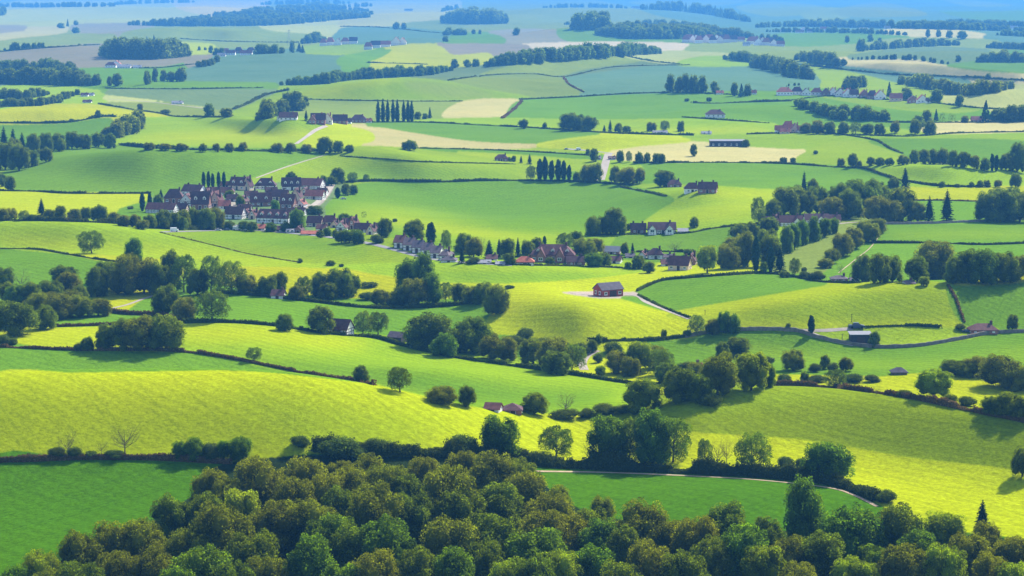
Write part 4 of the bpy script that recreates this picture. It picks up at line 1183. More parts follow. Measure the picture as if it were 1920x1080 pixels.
HN = [0]
def hedge(label, pts, h=1.6, w=1.4, mat='hd', rough=.3, name='hedge', cat='hedge', dens=1.0):
    HN[0] += 1
    if HN[0] > 2:
        h, w = h * .78, w * .8
    rng = np.random.default_rng(3000 + HN[0])
    P, ln = drape(pts)
    n = len(P)
    d = np.gradient(P, axis=0)
    d[:, 2] = 0
    d /= np.linalg.norm(d, axis=1, keepdims=True) + 1e-9
    side = np.stack([-d[:, 1], d[:, 0], 0 * d[:, 0]], 1)
    nz = np.convolve(rng.uniform(-1, 1, n + 8), np.ones(5) / 3, 'same')[4:n + 4]
    nz2 = np.interp(np.arange(n), np.arange(n // 12 + 2) * 12, rng.uniform(-1, 1, n // 12 + 2)) if n > 12 else 0 * nz
    hh = h * (1 + rough * (nz + .8 * nz2))
    gap = np.convolve((rng.random(n) < .035).astype(float), np.ones(4), 'same')
    hh = np.where(gap > 0, hh * .4, hh)
    hh = np.maximum(hh, .25 * h)
    ww = w * (1 + .3 * np.roll(nz, 2))
    prof = [(-.5, -.1), (-.46, .6), (-.22, .93), (.22, .93), (.46, .6), (.5, -.1)]
    V = np.concatenate([P + side * (ww * a * .85)[:, None] + np.array([0, 0, 1.0]) * (hh * b * .92)[:, None] for a, b in prof])
    idx = np.arange(6 * n).reshape(6, n)
    Q = np.stack([idx[:-1, :-1], idx[:-1, 1:], idx[1:, 1:], idx[1:, :-1]], -1).reshape(-1, 4)
    caps = np.array([[idx[0, e], idx[1, e], idx[4, e], idx[5, e]] for e in (0, n - 1)] + [[idx[1, e], idx[2, e], idx[3, e], idx[4, e]] for e in (0, n - 1)])
    Q = np.concatenate([Q, caps])
    T = np.full(len(V), .75)
    s = max(.20, P[:, 1].mean() * .00042)
    N = int(min(40000 if P[:, 1].mean() < 620 else 14000, dens * 1.1 * ln * (2 * h + w) / (s * s * 1.3)))
    k = rng.integers(0, n, N)
    th = rng.uniform(-.25, math.pi + .25, N)
    lat = np.cos(th) * ww[k] * .5 * rng.uniform(.8, 1.15, N)
    up = np.maximum(0, np.sin(th)) ** .6 * hh[k] * rng.uniform(.65, 1.12, N)
    jit = rng.uniform(-.6, .6, N) * ln / n
    LP = P[k] + side[k] * lat[:, None] + d[k] * jit[:, None] + np.array([0, 0, 1.0]) * up[:, None]
    Nn = side[k] * np.cos(th)[:, None] + np.array([0, 0, 1.0]) * np.sin(th)[:, None]
    V2, Q2 = leaf_quads(LP, Nn, s, rng, .9)
    clumpt = np.interp(np.arange(n), np.arange(n // 7 + 2) * 7, rng.uniform(.7, 1.3, n // 7 + 2))
    T2 = np.repeat(clumpt[k] * rng.uniform(.75, 1.25, N), 4)
    me = fix_tris(np.concatenate([V, V2]), np.concatenate([Q, Q2 + len(V)]), np.concatenate([T, T2]), name, M[mat])
    o = link(name, me)
    tag(o, take(label), cat)
    return o

def wall(label, pts, h=1.2, w=.6):
    P, ln = drape(pts)
    n = len(P)
    rng = np.random.default_rng(len(pts) + n)
    d = np.gradient(P, axis=0)
    d[:, 2] = 0
    d /= np.linalg.norm(d, axis=1, keepdims=True) + 1e-9
    side = np.stack([-d[:, 1], d[:, 0], 0 * d[:, 0]], 1)
    hh = h * (1 + rng.uniform(-.12, .12, n))
    V = np.concatenate([P + side * (w * a) + np.array([0, 0, 1.0]) * (hh * b)[:, None] for a, b in ((-.5, -.3), (-.42, .93), (-.2, 1), (.2, 1), (.42, .93), (.5, -.3))])
    idx = np.arange(6 * n).reshape(6, n)
    Q = np.stack([idx[:-1, :-1], idx[:-1, 1:], idx[1:, 1:], idx[1:, :-1]], -1).reshape(-1, 4)
    caps = np.array([[idx[0, e], idx[1, e], idx[4, e], idx[5, e]] for e in (0, n - 1)] + [[idx[1, e], idx[2, e], idx[3, e], idx[4, e]] for e in (0, n - 1)])
    o = link('stone_wall', mesh_np('stone_wall', V, np.concatenate([Q, caps]), [M['stone']]))
    tag(o, take(label), 'wall')

hedge('low brown hedge along the top of the deep green front pasture', [(-60, 868), (0, 866), (150, 861), (300, 862), (430, 869)], 1.2, 1.2, 'hb', .25)
hedge('tall dark shrub hedge under the spreading trees behind the front wood', [(590, 842), (700, 852), (860, 854), (1000, 870), (1100, 878), (1280, 886), (1420, 894), (1560, 909), (1645, 938)], 2.6, 3.4, 'hd', .6)
hedge('brown bracken topped hedge along the crest of the right front hill', [(1445, 723), (1520, 725), (1600, 732), (1700, 746), (1800, 766), (1960, 800)], 1.6, 1.8, 'hb', .35)
hedge('dark brown hedge below the lone oak, between green and yellow pastures', [(-60, 650), (0, 651), (150, 657), (330, 659), (450, 676), (560, 698), (660, 714), (700, 722)], 1.2, 1.4, 'hb', .35)
hedge('long dark hedge sloping down past the round oaks to the valley wood', [(345, 606), (430, 605), (520, 612), (610, 626), (700, 634), (760, 650), (850, 670), (1000, 692), (1100, 707), (1180, 719), (1245, 722)], 1.4, 1.6, 'hd', .4)
hedge('brown scrubby hedge curving below the pale left track', [(200, 585), (240, 590), (290, 592), (340, 602)], 1.6, 1.8, 'hb', .4)
hedge('low brown hedge left of the dark copse', [(105, 613), (200, 610), (280, 606), (340, 605)], 1.2, 1.4, 'hb', .4)
hedge('dark hedge below the small cottage and tall dark clump', [(400, 549), (470, 554), (560, 563), (700, 578), (830, 575), (915, 563)], 1.5, 1.6, 'hd', .35)
hedge('dark clipped hedge edging the field right of the red barn', [(1195, 546), (1240, 527), (1300, 521), (1370, 516), (1432, 512)], 1.2, 1.2, 'hd', .15)
hedge('thin hedge beside the lane running down from the red barn', [(1197, 554), (1220, 566), (1250, 580), (1292, 596)], .8, .9, 'hd', .15)
hedge('thin grey hedge running up the bright dome, far right middle', [(1778, 536), (1792, 560), (1800, 582), (1808, 604)], .9, 1.0, 'hb', .3)
hedge('dark hedge below the low bungalow', [(1432, 512), (1480, 518), (1540, 529), (1610, 531)], 1.0, 1.2, 'hd', .15)
hedge('dark clipped hedge behind the boarded shed, along the lane', [(1625, 613), (1700, 611), (1762, 614)], 1.2, 1.2, 'hd', .12)
hedge('dark hedge from the curving track to the field wall', [(1105, 642), (1160, 638), (1220, 638), (1284, 632)], 1.3, 1.6, 'hd', .4)
hedge('thin dark hedge curving across the left bright field', [(-40, 467), (60, 467), (120, 476), (180, 486), (240, 494)], .8, .9, 'hd', .25)
hedge('thin hedge running diagonally below the old village', [(300, 436), (400, 460), (470, 477), (560, 492)], .3, .35, 'hb', .2)
hedge('dark hedge between two green fields, right middle', [(1632, 456), (1700, 456), (1760, 456), (1840, 459), (1940, 456)], 1.2, 1.2, 'hd', .3)
hedge('dark hedge along the top of the concave central field', [(640, 343), (700, 340), (830, 341), (900, 339), (985, 339), (1100, 342), (1185, 348)], 1.5, 1.5, 'hd', .25)
hedge('short dark hedge at the upper right of the central field', [(1165, 351), (1210, 360), (1250, 368)], 1.1, 1.2, 'hd', .2)
hedge('dark hedge below the twin gabled farmhouse', [(1100, 441), (1180, 440), (1230, 439), (1290, 437), (1340, 428), (1420, 420)], 1.0, 1.2, 'hd', .25)
hedge('dark hedge behind the brown manor and bungalow gardens', [(1195, 473), (1240, 472), (1300, 473)], 1.2, 1.4, 'hd', .25)
hedge('low hedge in front of the hamlet, along the lime field', [(880, 492), (960, 497), (1050, 499), (1130, 501), (1210, 506)], .9, 1.2, 'hd', .3)
hedge('dark hedge between left green hill and yellow strip', [(-40, 358), (60, 359), (130, 363), (280, 363)], 1.4, 1.6, 'hd', .3)
hedge('thin dark line of hedge across the hill right of the village', [(640, 293), (700, 297), (800, 304), (965, 308)], .7, .8, 'hd', .2)
hedge('hedge below the white lane and poplar group', [(770, 278), (900, 281), (1000, 285), (1110, 292)], .9, 1.0, 'hd', .25)
hedge('long dark hedge above the flat green field, right', [(1190, 306), (1330, 305), (1460, 307), (1560, 313), (1620, 316), (1650, 326), (1690, 338), (1760, 349), (1840, 351)], 1.4, 1.6, 'hd', .35)
hedge('scrubby tree lined hedge beneath the upper left yellow field', [(225, 272), (300, 279), (400, 282), (520, 284), (660, 283)], 2.2, 2.6, 'hd', .5)
hedge('scrub belt at the foot of the upper left green hill', [(-40, 414), (60, 414), (140, 416), (220, 420), (320, 430), (420, 431)], 2.2, 3.0, 'hd', .5)
hedge('hedge along the far green field with round trees', [(690, 229), (800, 230), (900, 235), (1000, 240), (1100, 247), (1200, 252), (1300, 254)], 1.3, 1.6, 'hd', .5)
hedge('thin hedge above the far bright green field', [(975, 187), (1080, 182), (1180, 176), (1280, 174), (1400, 179)], 1.3, 1.5, 'hd', .4)
hedge('brown track hedge between the far tan and green fields', [(942, 222), (960, 208), (978, 190)], 1.5, 3.0, 'hb', .3)
hedge('thin hedge along the foot of the far bright hill', [(575, 186), (640, 188), (760, 190), (865, 190)], .9, 1.0, 'hd', .3)
hedge('dark curved hedge on the pale far slope', [(1158, 102), (1190, 109), (1230, 116), (1275, 120)], 1.6, 2.0, 'hd', .3)
hedge('thin curving hedge across the far shaded hill', [(840, 151), (920, 141), (1000, 139), (1060, 144), (1150, 126), (1290, 122)], 1.0, 1.2, 'hd', .3)
hedge('thin pale hedge dividing two far hill fields', [(1057, 145), (1066, 158), (1095, 173)], 1.2, 1.8, 'hb', .3)
hedge('thin hedge under the far pale yellow field', [(690, 118), (740, 119), (800, 121)], 1.2, 1.5, 'hd', .5)
hedge('hedge above the left dark green far field', [(-40, 230), (60, 231), (130, 229), (190, 219), (215, 219)], 1.6, 2.0, 'hd', .6)
hedge('hedge between two left yellow far fields', [(-40, 206), (60, 196), (115, 193)], 1.6, 2.0, 'hd', .6)
hedge('long thin hedge down the left far yellow slope', [(185, 195), (250, 206), (300, 213), (335, 219), (430, 220)], 1.4, 1.7, 'hd', .5)
hedge('straight thin hedge across the far left dark fields', [(200, 166), (340, 167), (490, 165)], 1.2, 1.5, 'hd', .4)
hedge('scrubby hedge rising beside the far bright hill', [(438, 205), (470, 192), (500, 178), (540, 170)], 2.2, 3.5, 'hd', .6)
hedge('hedge with little trees along the far garden fields', [(1300, 193), (1340, 194), (1400, 192), (1480, 190)], 1.8, 2.4, 'hd', .7)
hedge('thin hedge from the far villa to the red farm', [(1280, 220), (1350, 225), (1440, 231)], 1.2, 1.5, 'hd', .4)
hedge('thin hedge curving below the dark long barn', [(1400, 252), (1480, 250), (1560, 251), (1640, 263), (1665, 277), (1692, 288)], 1.2, 1.4, 'hd', .3)
hedge('far hedge edging the purple ploughed field, top left', [(-40, 101), (60, 92), (120, 88), (186, 84)], 2.0, 2.6, 'hd', .6)
hedge('far hedge between ploughed field and blue green slope', [(230, 127), (290, 128), (350, 122), (400, 116)], 1.6, 2.0, 'hd', .6)
hedge('very far thin hedge under the olive hill', [(340, 73), (430, 78), (560, 80)], 1.6, 2.0, 'hd', .5)
hedge('very far thin hedge across the top middle fields', [(640, 50), (720, 52), (800, 60), (830, 62)], 1.8, 2.2, 'hd', .6)
hedge('far scrub line under the tan upland field, right', [(1490, 120), (1580, 130), (1680, 140), (1780, 143), (1940, 152)], 1.6, 2.2, 'hd', .8)
hedge('thin hedge below the far red roofed house row', [(1470, 190), (1560, 180), (1640, 186), (1740, 192), (1840, 203), (1940, 206)], 1.2, 1.6, 'hd', .5)
hedge('thin hedge along the far right tan field', [(1600, 252), (1700, 256), (1800, 250), (1940, 247)], 1.0, 1.4, 'hd', .5)
hedge('hedge under the far right wood', [(1640, 229), (1720, 230), (1800, 230), (1900, 230)], 1.2, 1.6, 'hd', .6)
hedge('hedge above the narrow yellow strip, right edge', [(1700, 377), (1760, 376), (1840, 378), (1940, 379)], 1.8, 2.2, 'hb', .7)
wall('long grey stone wall curving round the field with the boarded shed', [(1284, 633), (1340, 623), (1420, 619), (1490, 621), (1530, 633), (1580, 644), (1640, 652), (1720, 650), (1800, 637), (1860, 626), (1960, 622)], 1.1, .7)
wall('straight stone wall under the big dark conifers, right', [(1650, 421), (1760, 419), (1940, 411)], 1.1, .7)

# ------------------------------------------------------------------ roads, tracks and yards
def road(name, pts, w, mat, lift=.07):
    P, ln = drape(pts, 2.0)
    d = np.gradient(P, axis=0)
    d[:, 2] = 0
    d /= np.linalg.norm(d, axis=1, keepdims=True) + 1e-9
    side = np.stack([-d[:, 1], d[:, 0], 0 * d[:, 0]], 1)
    rows = []
    for a in (-.5, -.25, 0, .25, .5):
        q = P + side * w * a
        q[:, 2] = zfun(FP * q[:, 0] / q[:, 1], FP * HC / q[:, 1]) + lift + .03 * (1 - abs(a) * 2)
        rows.append(q)
    n = len(P)
    idx = np.arange(5 * n).reshape(5, n)
    Q = np.stack([idx[:-1, :-1], idx[1:, :-1], idx[1:, 1:], idx[:-1, 1:]], -1).reshape(-1, 4)
    struct(link(name, mesh_np(name, np.concatenate(rows), Q, [M[mat]])))

road('road', [(305, 435), (380, 433), (460, 431), (540, 437), (620, 445), (690, 456), (735, 467), (800, 484), (860, 491), (960, 498)], 3.4, 'tarmac')
road('track', [(1068, 549), (1110, 553), (1190, 554), (1213, 567), (1250, 582), (1294, 598)], 2.2, 'gravel')
road('track', [(1096, 694), (1092, 682), (1098, 670), (1110, 662), (1120, 657)], 2.6, 'gravel')
road('track', [(1470, 619), (1540, 620), (1600, 616)], 1.6, 'gravel')
road('track', [(1512, 622), (1540, 633), (1575, 642), (1600, 647)], 2.4, 'gravel')
road('path', [(1005, 884), (1130, 886), (1280, 892), (1420, 900), (1550, 914), (1600, 928), (1645, 950)], 1.0, 'earth')
road('track', [(190, 588), (205, 580), (240, 571), (270, 560), (300, 551)], 1.6, 'gravel')
road('road', [(624, 346), (612, 362), (600, 375), (575, 394)], 3.0, 'gravel')
road('road', [(1141, 288), (1137, 300), (1132, 318), (1126, 338)], 5.0, 'gravel')
road('track', [(555, 270), (575, 256), (592, 244), (612, 236)], 3.5, 'gravel')
road('path', [(1572, 512), (1610, 482), (1634, 462), (1660, 424)], .5, 'earth')
road('road', [(1572, 420), (1600, 417), (1640, 417)], 2.5, 'gravel')
road('path', [(205, 186), (280, 191), (380, 203)], 3.0, 'gravel')
road('road', [(1060, 279), (1110, 283), (1150, 288)], 3.0, 'tarmac')
road('path', [(480, 334), (540, 312), (612, 290)], .9, 'gravel')
# ------------------------------------------------------------------ buildings
def slab(mb, a, b, c, d, t, mi=0):
    """roof plane with thickness t; a-b is the eave, d-c the ridge"""
    P = [Vector(p) for p in (a, b, c, d)]
    n = (P[1] - P[0]).cross(P[3] - P[0]).normalized()
    lo = [p - n * t for p in P]
    mb.poly([*P, *lo], [(0, 1, 2, 3), (7, 6, 5, 4), (0, 4, 5, 1), (1, 5, 6, 2), (2, 6, 7, 3), (3, 7, 4, 0)], mi)

def roof_into(mb, w, dp, z0, hr, style, oh=.35, t=.16, mi=0, x0=0, y0=0):
    X, Y = w / 2, dp / 2
    def q(x, y, z):
        return (x0 + x, y0 + y, z)
    if style == 'g':
        dz = hr / Y * oh
        for s in (-1, 1):
            A, B = q(-s * -(X + oh), s * (Y + oh), z0 - dz), q(-s * (X + oh), s * (Y + oh), z0 - dz)
            Cc, D = q(-s * (X + oh), s * .0, z0 + hr), q(s * (X + oh), s * .0, z0 + hr)
            slab(mb, A, B, Cc, D, t, mi)
    elif style == 'f':
        dz = hr / X * oh
        for s in (-1, 1):
            A, B = q(s * (X + oh), -s * (Y + oh), z0 - dz), q(s * (X + oh), s * (Y + oh), z0 - dz)
            Cc, D = q(0, s * (Y + oh), z0 + hr), q(0, -s * (Y + oh), z0 + hr)
            slab(mb, A, B, Cc, D, t, mi)
    elif style == 'h':
        r = max(.05, X - Y * .85)
        if w < dp:
            r = .05
        e = [q(-X - oh, -Y - oh, z0), q(X + oh, -Y - oh, z0), q(X + oh, Y + oh, z0), q(-X - oh, Y + oh, z0), q(-r, 0, z0 + hr), q(r, 0, z0 + hr)]
        f = [(p[0], p[1], p[2] - t) for p in e[:4]]
        mb.poly(e + f, [(0, 1, 5, 4), (1, 2, 5), (2, 3, 4, 5), (3, 0, 4), (0, 6, 7, 1), (1, 7, 8, 2), (2, 8, 9, 3), (3, 9, 6, 0), (9, 8, 7, 6)], mi)
    else:
        mb.poly([q(-X - oh, -Y - oh, z0), q(X + oh, -Y - oh, z0), q(X + oh, Y + oh, z0 + hr), q(-X - oh, Y + oh, z0 + hr),
                 q(-X - oh, -Y - oh, z0 + t), q(X + oh, -Y - oh, z0 + t), q(X + oh, Y + oh, z0 + hr + t), q(-X - oh, Y + oh, z0 + hr + t)],
                [(0, 3, 2, 1), (4, 5, 6, 7), (0, 1, 5, 4), (1, 2, 6, 5), (2, 3, 7, 6), (3, 0, 4, 7)], mi)

def walls_into(mb, w, dp, hw, hr, style, mi=0, x0=0, y0=0):
    X, Y = w / 2, dp / 2
    z1 = hw - .02
    P = [(x0 - X, y0 - Y, -1.2), (x0 + X, y0 - Y, -1.2), (x0 + X, y0 + Y, -1.2), (x0 - X, y0 + Y, -1.2), (x0 - X, y0 - Y, z1), (x0 + X, y0 - Y, z1), (x0 + X, y0 + Y, z1), (x0 - X, y0 + Y, z1)]
    Fq = [(0, 1, 5, 4), (1, 2, 6, 5), (2, 3, 7, 6), (3, 0, 4, 7), (3, 2, 1, 0)]
    g = hr - .26
    if style == 'g':
        P += [(x0 - X, y0, z1 + g), (x0 + X, y0, z1 + g)]
        Fq += [(5, 6, 9), (7, 4, 8), (4, 5, 9, 8), (6, 7, 8, 9)]
    elif style == 'f':
        P += [(x0, y0 - Y, z1 + g), (x0, y0 + Y, z1 + g)]
        Fq += [(4, 5, 8), (6, 7, 9), (5, 6, 9, 8), (7, 4, 8, 9)]
    else:
        if style == 'm':
            P[6], P[7] = (x0 + X, y0 + Y, z1 + hr), (x0 - X, y0 + Y, z1 + hr)
        Fq += [(4, 5, 6, 7)]
    mb.poly(P, Fq, mi)

def window_into(mb, x, y, z, ww, wh, face, fm=0, gm=1):
    """frame proud of the wall, the glass set in it; face: front, back, left, right"""
    def b(u0, u1, d0, d1, z0, z1, mi):
        if face == 'front':
            mb.box(x + u0, x + u1, y - d1, y - d0, z0, z1, mi)
        elif face == 'back':
            mb.box(x + u0, x + u1, y + d0, y + d1, z0, z1, mi)
        elif face == 'right':
            mb.box(x + d0, x + d1, y + u0, y + u1, z0, z1, mi)
        else:
            mb.box(x - d1, x - d0, y + u0, y + u1, z0, z1, mi)
    h_ = ww / 2
    b(-h_, h_, -.05, .07, z, z + wh, fm)
    b(-h_ + .12, -.04, .0, .085, z + .12, z + wh - .12, gm)
    b(.04, h_ - .12, .0, .085, z + .12, z + wh - .12, gm)
    b(-h_ - .08, h_ + .08, .0, .14, z - .1, z - .004, fm)

WALLN = dict(board='dark boarded', white='white', cream='cream', brick='brown brick', wood='dark boarded', red='red brick', stone='grey stone')
ROOFN = dict(roof='brown', red='red tiled', slate='grey slate', tin='pale metal')

def house(name, w, dp, hw, hr, style, wall='white', roof='roof', timber=False, chim=1, dorm=0, wings=(), far=False, door=True, wins=True, stable=False):
    if far:
        mb = MB()
        walls_into(mb, w, dp, hw, hr, style, 0)
        roof_into(mb, w, dp, hw, hr, style, .4, .2, 1)
        n = max(2, int(w / 3))
        for i in range(n):
            x_ = -w / 2 + w * (i + .5) / n
            window_into(mb, x_, -dp / 2, hw * .35, 1.3, 1.2, 'front', 2, 3)
        if chim:
            mb.box(w * .22, w * .22 + .9, -.4, .5, hw + hr * .5, hw + hr + .5, 4)
        for (wx, ww, wd) in wings:
            walls_into(mb, ww, wd, hw * .96, hr * .8, 'f', 0, wx, -dp / 2 - wd / 2 + 1.0)
            roof_into(mb, ww, wd + 2.0, hw * .96, hr * .8, 'f', .35, .18, 1, wx, -dp / 2 - wd / 2 + 2.0)
        return link(name, mb.mesh(name, [M[wall], M[roof], M['frame'], M['glass'], M['brick']]))
    o = link(name, None)
    mb = MB()
    walls_into(mb, w, dp, hw, hr, style)
    for (wx, ww, wd) in wings:
        walls_into(mb, ww, wd, hw * .96, hr * .8, 'f', 0, wx, -dp / 2 - wd / 2 + 1.0)
    link('wall', mb.mesh('wall', [M[wall] if wall != 'red' else M['brick']]), o)
    mb = MB()
    roof_into(mb, w, dp, hw, hr, style)
    for (wx, ww, wd) in wings:
        roof_into(mb, ww, wd + 2.0, hw * .96, hr * .8, 'f', .35, .16, 0, wx, -dp / 2 - wd / 2 + 2.0)
    ro = link('roof', mb.mesh('roof', [M[roof]]), o)
    for i in range(chim):
        mb = MB()
        cx = w * (.3 if i == 0 else -.32)
        cy_ = 0.3
        mb.box(cx - .38, cx + .38, cy_ - .35, cy_ + .35, hw + hr * .35, hw + hr + .6)
        mb.box(cx - .46, cx + .46, cy_ - .43, cy_ + .43, hw + hr + .6, hw + hr + .72)
        for k in (-.2, .2):
            mb.bar((cx + k, cy_, hw + hr + .72), (cx + k, cy_, hw + hr + 1.0), .11, .09, 0, 6)
        link('chimney', mb.mesh('chimney', [M['chim']]), ro)
    for i in range(dorm):
        dx = -w / 2 + w * (i + .5) / dorm
        zb_ = hw + hr * .12
        dd = dp / 2 * .72
        mb = MB()
        hh_ = hr * .36
        mb.box(dx - .75, dx + .75, -dd, -dd + 2.0, zb_, zb_ + hh_, 0)
        mb.poly([(dx - .75, -dd, zb_ + hh_), (dx + .75, -dd, zb_ + hh_), (dx, -dd, zb_ + hh_ + .7), (dx - .75, -dd + 2, zb_ + hh_), (dx + .75, -dd + 2, zb_ + hh_), (dx, -dd + 2, zb_ + hh_ + .7)],
                [(0, 1, 2), (5, 4, 3), (0, 2, 5, 3), (1, 4, 5, 2)], 0)
        slab(mb, (dx - 1.0, -dd + 2.2, zb_ + hh_ - .16), (dx - 1.0, -dd - .2, zb_ + hh_ - .16), (dx, -dd - .2, zb_ + hh_ + .8), (dx, -dd + 2.2, zb_ + hh_ + .8), .1, 1)
        slab(mb, (dx + 1.0, -dd - .2, zb_ + hh_ - .16), (dx + 1.0, -dd + 2.2, zb_ + hh_ - .16), (dx, -dd + 2.2, zb_ + hh_ + .8), (dx, -dd - .2, zb_ + hh_ + .8), .1, 1)
        window_into(mb, dx, -dd, zb_ + .25, 1.0, hh_ - .3, 'front', 2, 3)
        link('dormer', mb.mesh('dormer', [M['white'], M[roof], M['frame'], M['glass']]), ro)
    kk = min(1.0, hw / 2.7)
    rows = [.9 * kk] if hw < 4.2 else [.9, hw * .5 + .35]
    dpos = w * .02
    def put(x, y, z, ww, wh, face):
        m2 = MB()
        window_into(m2, x, y, z, ww, wh, face)
        link('window', m2.mesh('window', [M['frame'], M['glass']]), o)
    if wins:
        n = max(1, min(6, int(w / 2.6)))
        for r_ in rows:
            for i in range(n):
                x_ = -w / 2 + w * (i + .5) / n
                if any(abs(x_ - wx) < ww / 2 for wx, ww, wd in wings):
                    continue
                if r_ == rows[0] and door and abs(x_ - dpos) < 1.3:
                    continue
                put(x_, -dp / 2, r_, 1.25 * max(kk, .6), 1.25 * kk if hw > 3 else 1.0 * kk, 'front')
        for fx, face in ((w / 2, 'right'), (-w / 2, 'left')):
            for yy in (-dp * .22, dp * .22):
                put(fx, yy, rows[-1], 1.1 * max(kk, .6), 1.2 * kk, face)
        for wx, ww, wd in wings:
            put(wx, -dp / 2 - wd + 1.0, .9, min(1.8, ww * .5), 1.2, 'front')
            if hw > 4.2:
                put(wx, -dp / 2 - wd + 1.0, hw * .5 + .35, min(1.6, ww * .45), 1.2, 'front')
    if style == 'f' and hr > 2.4:
        put(0, -dp / 2, hw + .2, .9, 1.0, 'front')
    if door and not any(abs(dpos - wx) < ww / 2 + .6 for wx, ww, wd in wings):
        m2 = MB()
        dw = .6 if not stable else 1.3
        m2.box(dpos - dw - .1, dpos + dw + .1, -dp / 2 - .06, -dp / 2 + .03, 0, 2.25 * kk, 0)
        m2.box(dpos - dw, dpos + dw, -dp / 2 - .10, -dp / 2 - .03, .02, 2.12 * kk, 1)
        dr = link('door', m2.mesh('door', [M['frame' if not stable else 'timber'], M['door']]), o)
        m3 = MB()
        m3.box(dpos + dw - .22, dpos + dw - .12, -dp / 2 - .15, -dp / 2 - .10, .98 * kk, 1.06 * kk)
        link('handle', m3.mesh('handle', [M['steel']]), dr)
    if timber:
        m2 = MB()
        e = .035
        yb = -dp / 2
        nb_ = max(3, int(w / 1.6))
        for i in range(nb_ + 1):
            x_ = -w / 2 + .09 + (w - .18) * i / nb_
            m2.box(x_ - .09, x_ + .09, yb - e, yb + .02, .0, hw - .3)
        for z_ in (.05, hw * .5, hw - .3):
            m2.box(-w / 2, w / 2, yb - e - .012, yb + .02, z_ - .09, z_ + .09)
        for s in (-1, 1):
            xb = s * w / 2
            for yy in np.linspace(-dp / 2 + .12, dp / 2 - .12, 4):
                m2.box(min(xb, xb + s * e), max(xb, xb + s * e), yy - .09, yy + .09, 0, hw - .1)
            m2.box(min(xb, xb + s * (e + .012)), max(xb, xb + s * (e + .012)), -dp / 2, dp / 2, hw - .2, hw - .02)
            m2.box(min(xb, xb + s * (e + .012)), max(xb, xb + s * (e + .012)), -dp / 2, dp / 2, hw * .5 - .08, hw * .5 + .08)
        for wx, ww, wd in wings:
            yb2 = -dp / 2 - wd + 1.0
            for x_ in np.linspace(wx - ww / 2 + .1, wx + ww / 2 - .1, 4):
                m2.box(x_ - .08, x_ + .08, yb2 - e, yb2 + .02, 0, hw * .96)
            m2.box(wx - ww / 2, wx + ww / 2, yb2 - e - .012, yb2 + .02, hw * .96 - .1, hw * .96 + .08)
        link('timber_frame', m2.mesh('timber_frame', [M['timber']]), o)
    return o

def settle(o, u, vb, rz, w, dp):
    """stand a building on the lowest ground under it"""
    x_, y_, z_ = hit(u, vb)
    y_ += dp / 2
    zs = [ground_z(x_ + a, y_ + b) for a in (-w / 2, 0, w / 2) for b in (-dp / 2, dp / 2)]
    o.location = (x_, y_, sum(zs) / len(zs) * .6 + min(zs) * .4)
    o.rotation_euler = (0, 0, R(rz))

def look_of(t):
    u, vb, wp, hp, style, wall, roof, rz, kw = t
    d = ('timbered ' if kw.get('timber') and wall in ('white', 'cream') else '')
    sz = kw.get('word', '')
    a = f'{sz}{WALLN[wall]} {d}house'
    return a + f' under {ROOFN[roof]} roof', f'{sz}{WALLN[wall]} {d}houses under {ROOFN[roof]} roofs'

def village(where, rows, group):
    rows = sorted(rows, key=lambda t: t[0])
    by = {}
    for t in rows:
        by.setdefault(look_of(t), []).append(t)
    for (one, many), L_ in by.items():
        for i, (u, vb, wp, hp, style, wall, roof, rz, kw) in enumerate(L_):
            p = hit(u, vb)
            w, H_ = metres(wp, p), metres(hp, p)
            kw = dict(kw)
            kw.pop('word', None)
            share = kw.pop('rs', .56)
            dp = kw.pop('dp', min(max(w * .62, 5.0), 9.5))
            far = p[1] > 1600 or wp < 15
            c = math.cos(R(rz))
            w = max(3.0, (w - abs(math.sin(R(rz))) * dp) / c) if abs(rz) > 3 else w
            o = house('house', w, dp, H_ * (1 - share), H_ * share, style, wall, roof, far=far, **kw)
            settle(o, u, vb, rz, w, dp)
            tag(o, ordinal(i, len(L_), one, many, where), 'house', group)

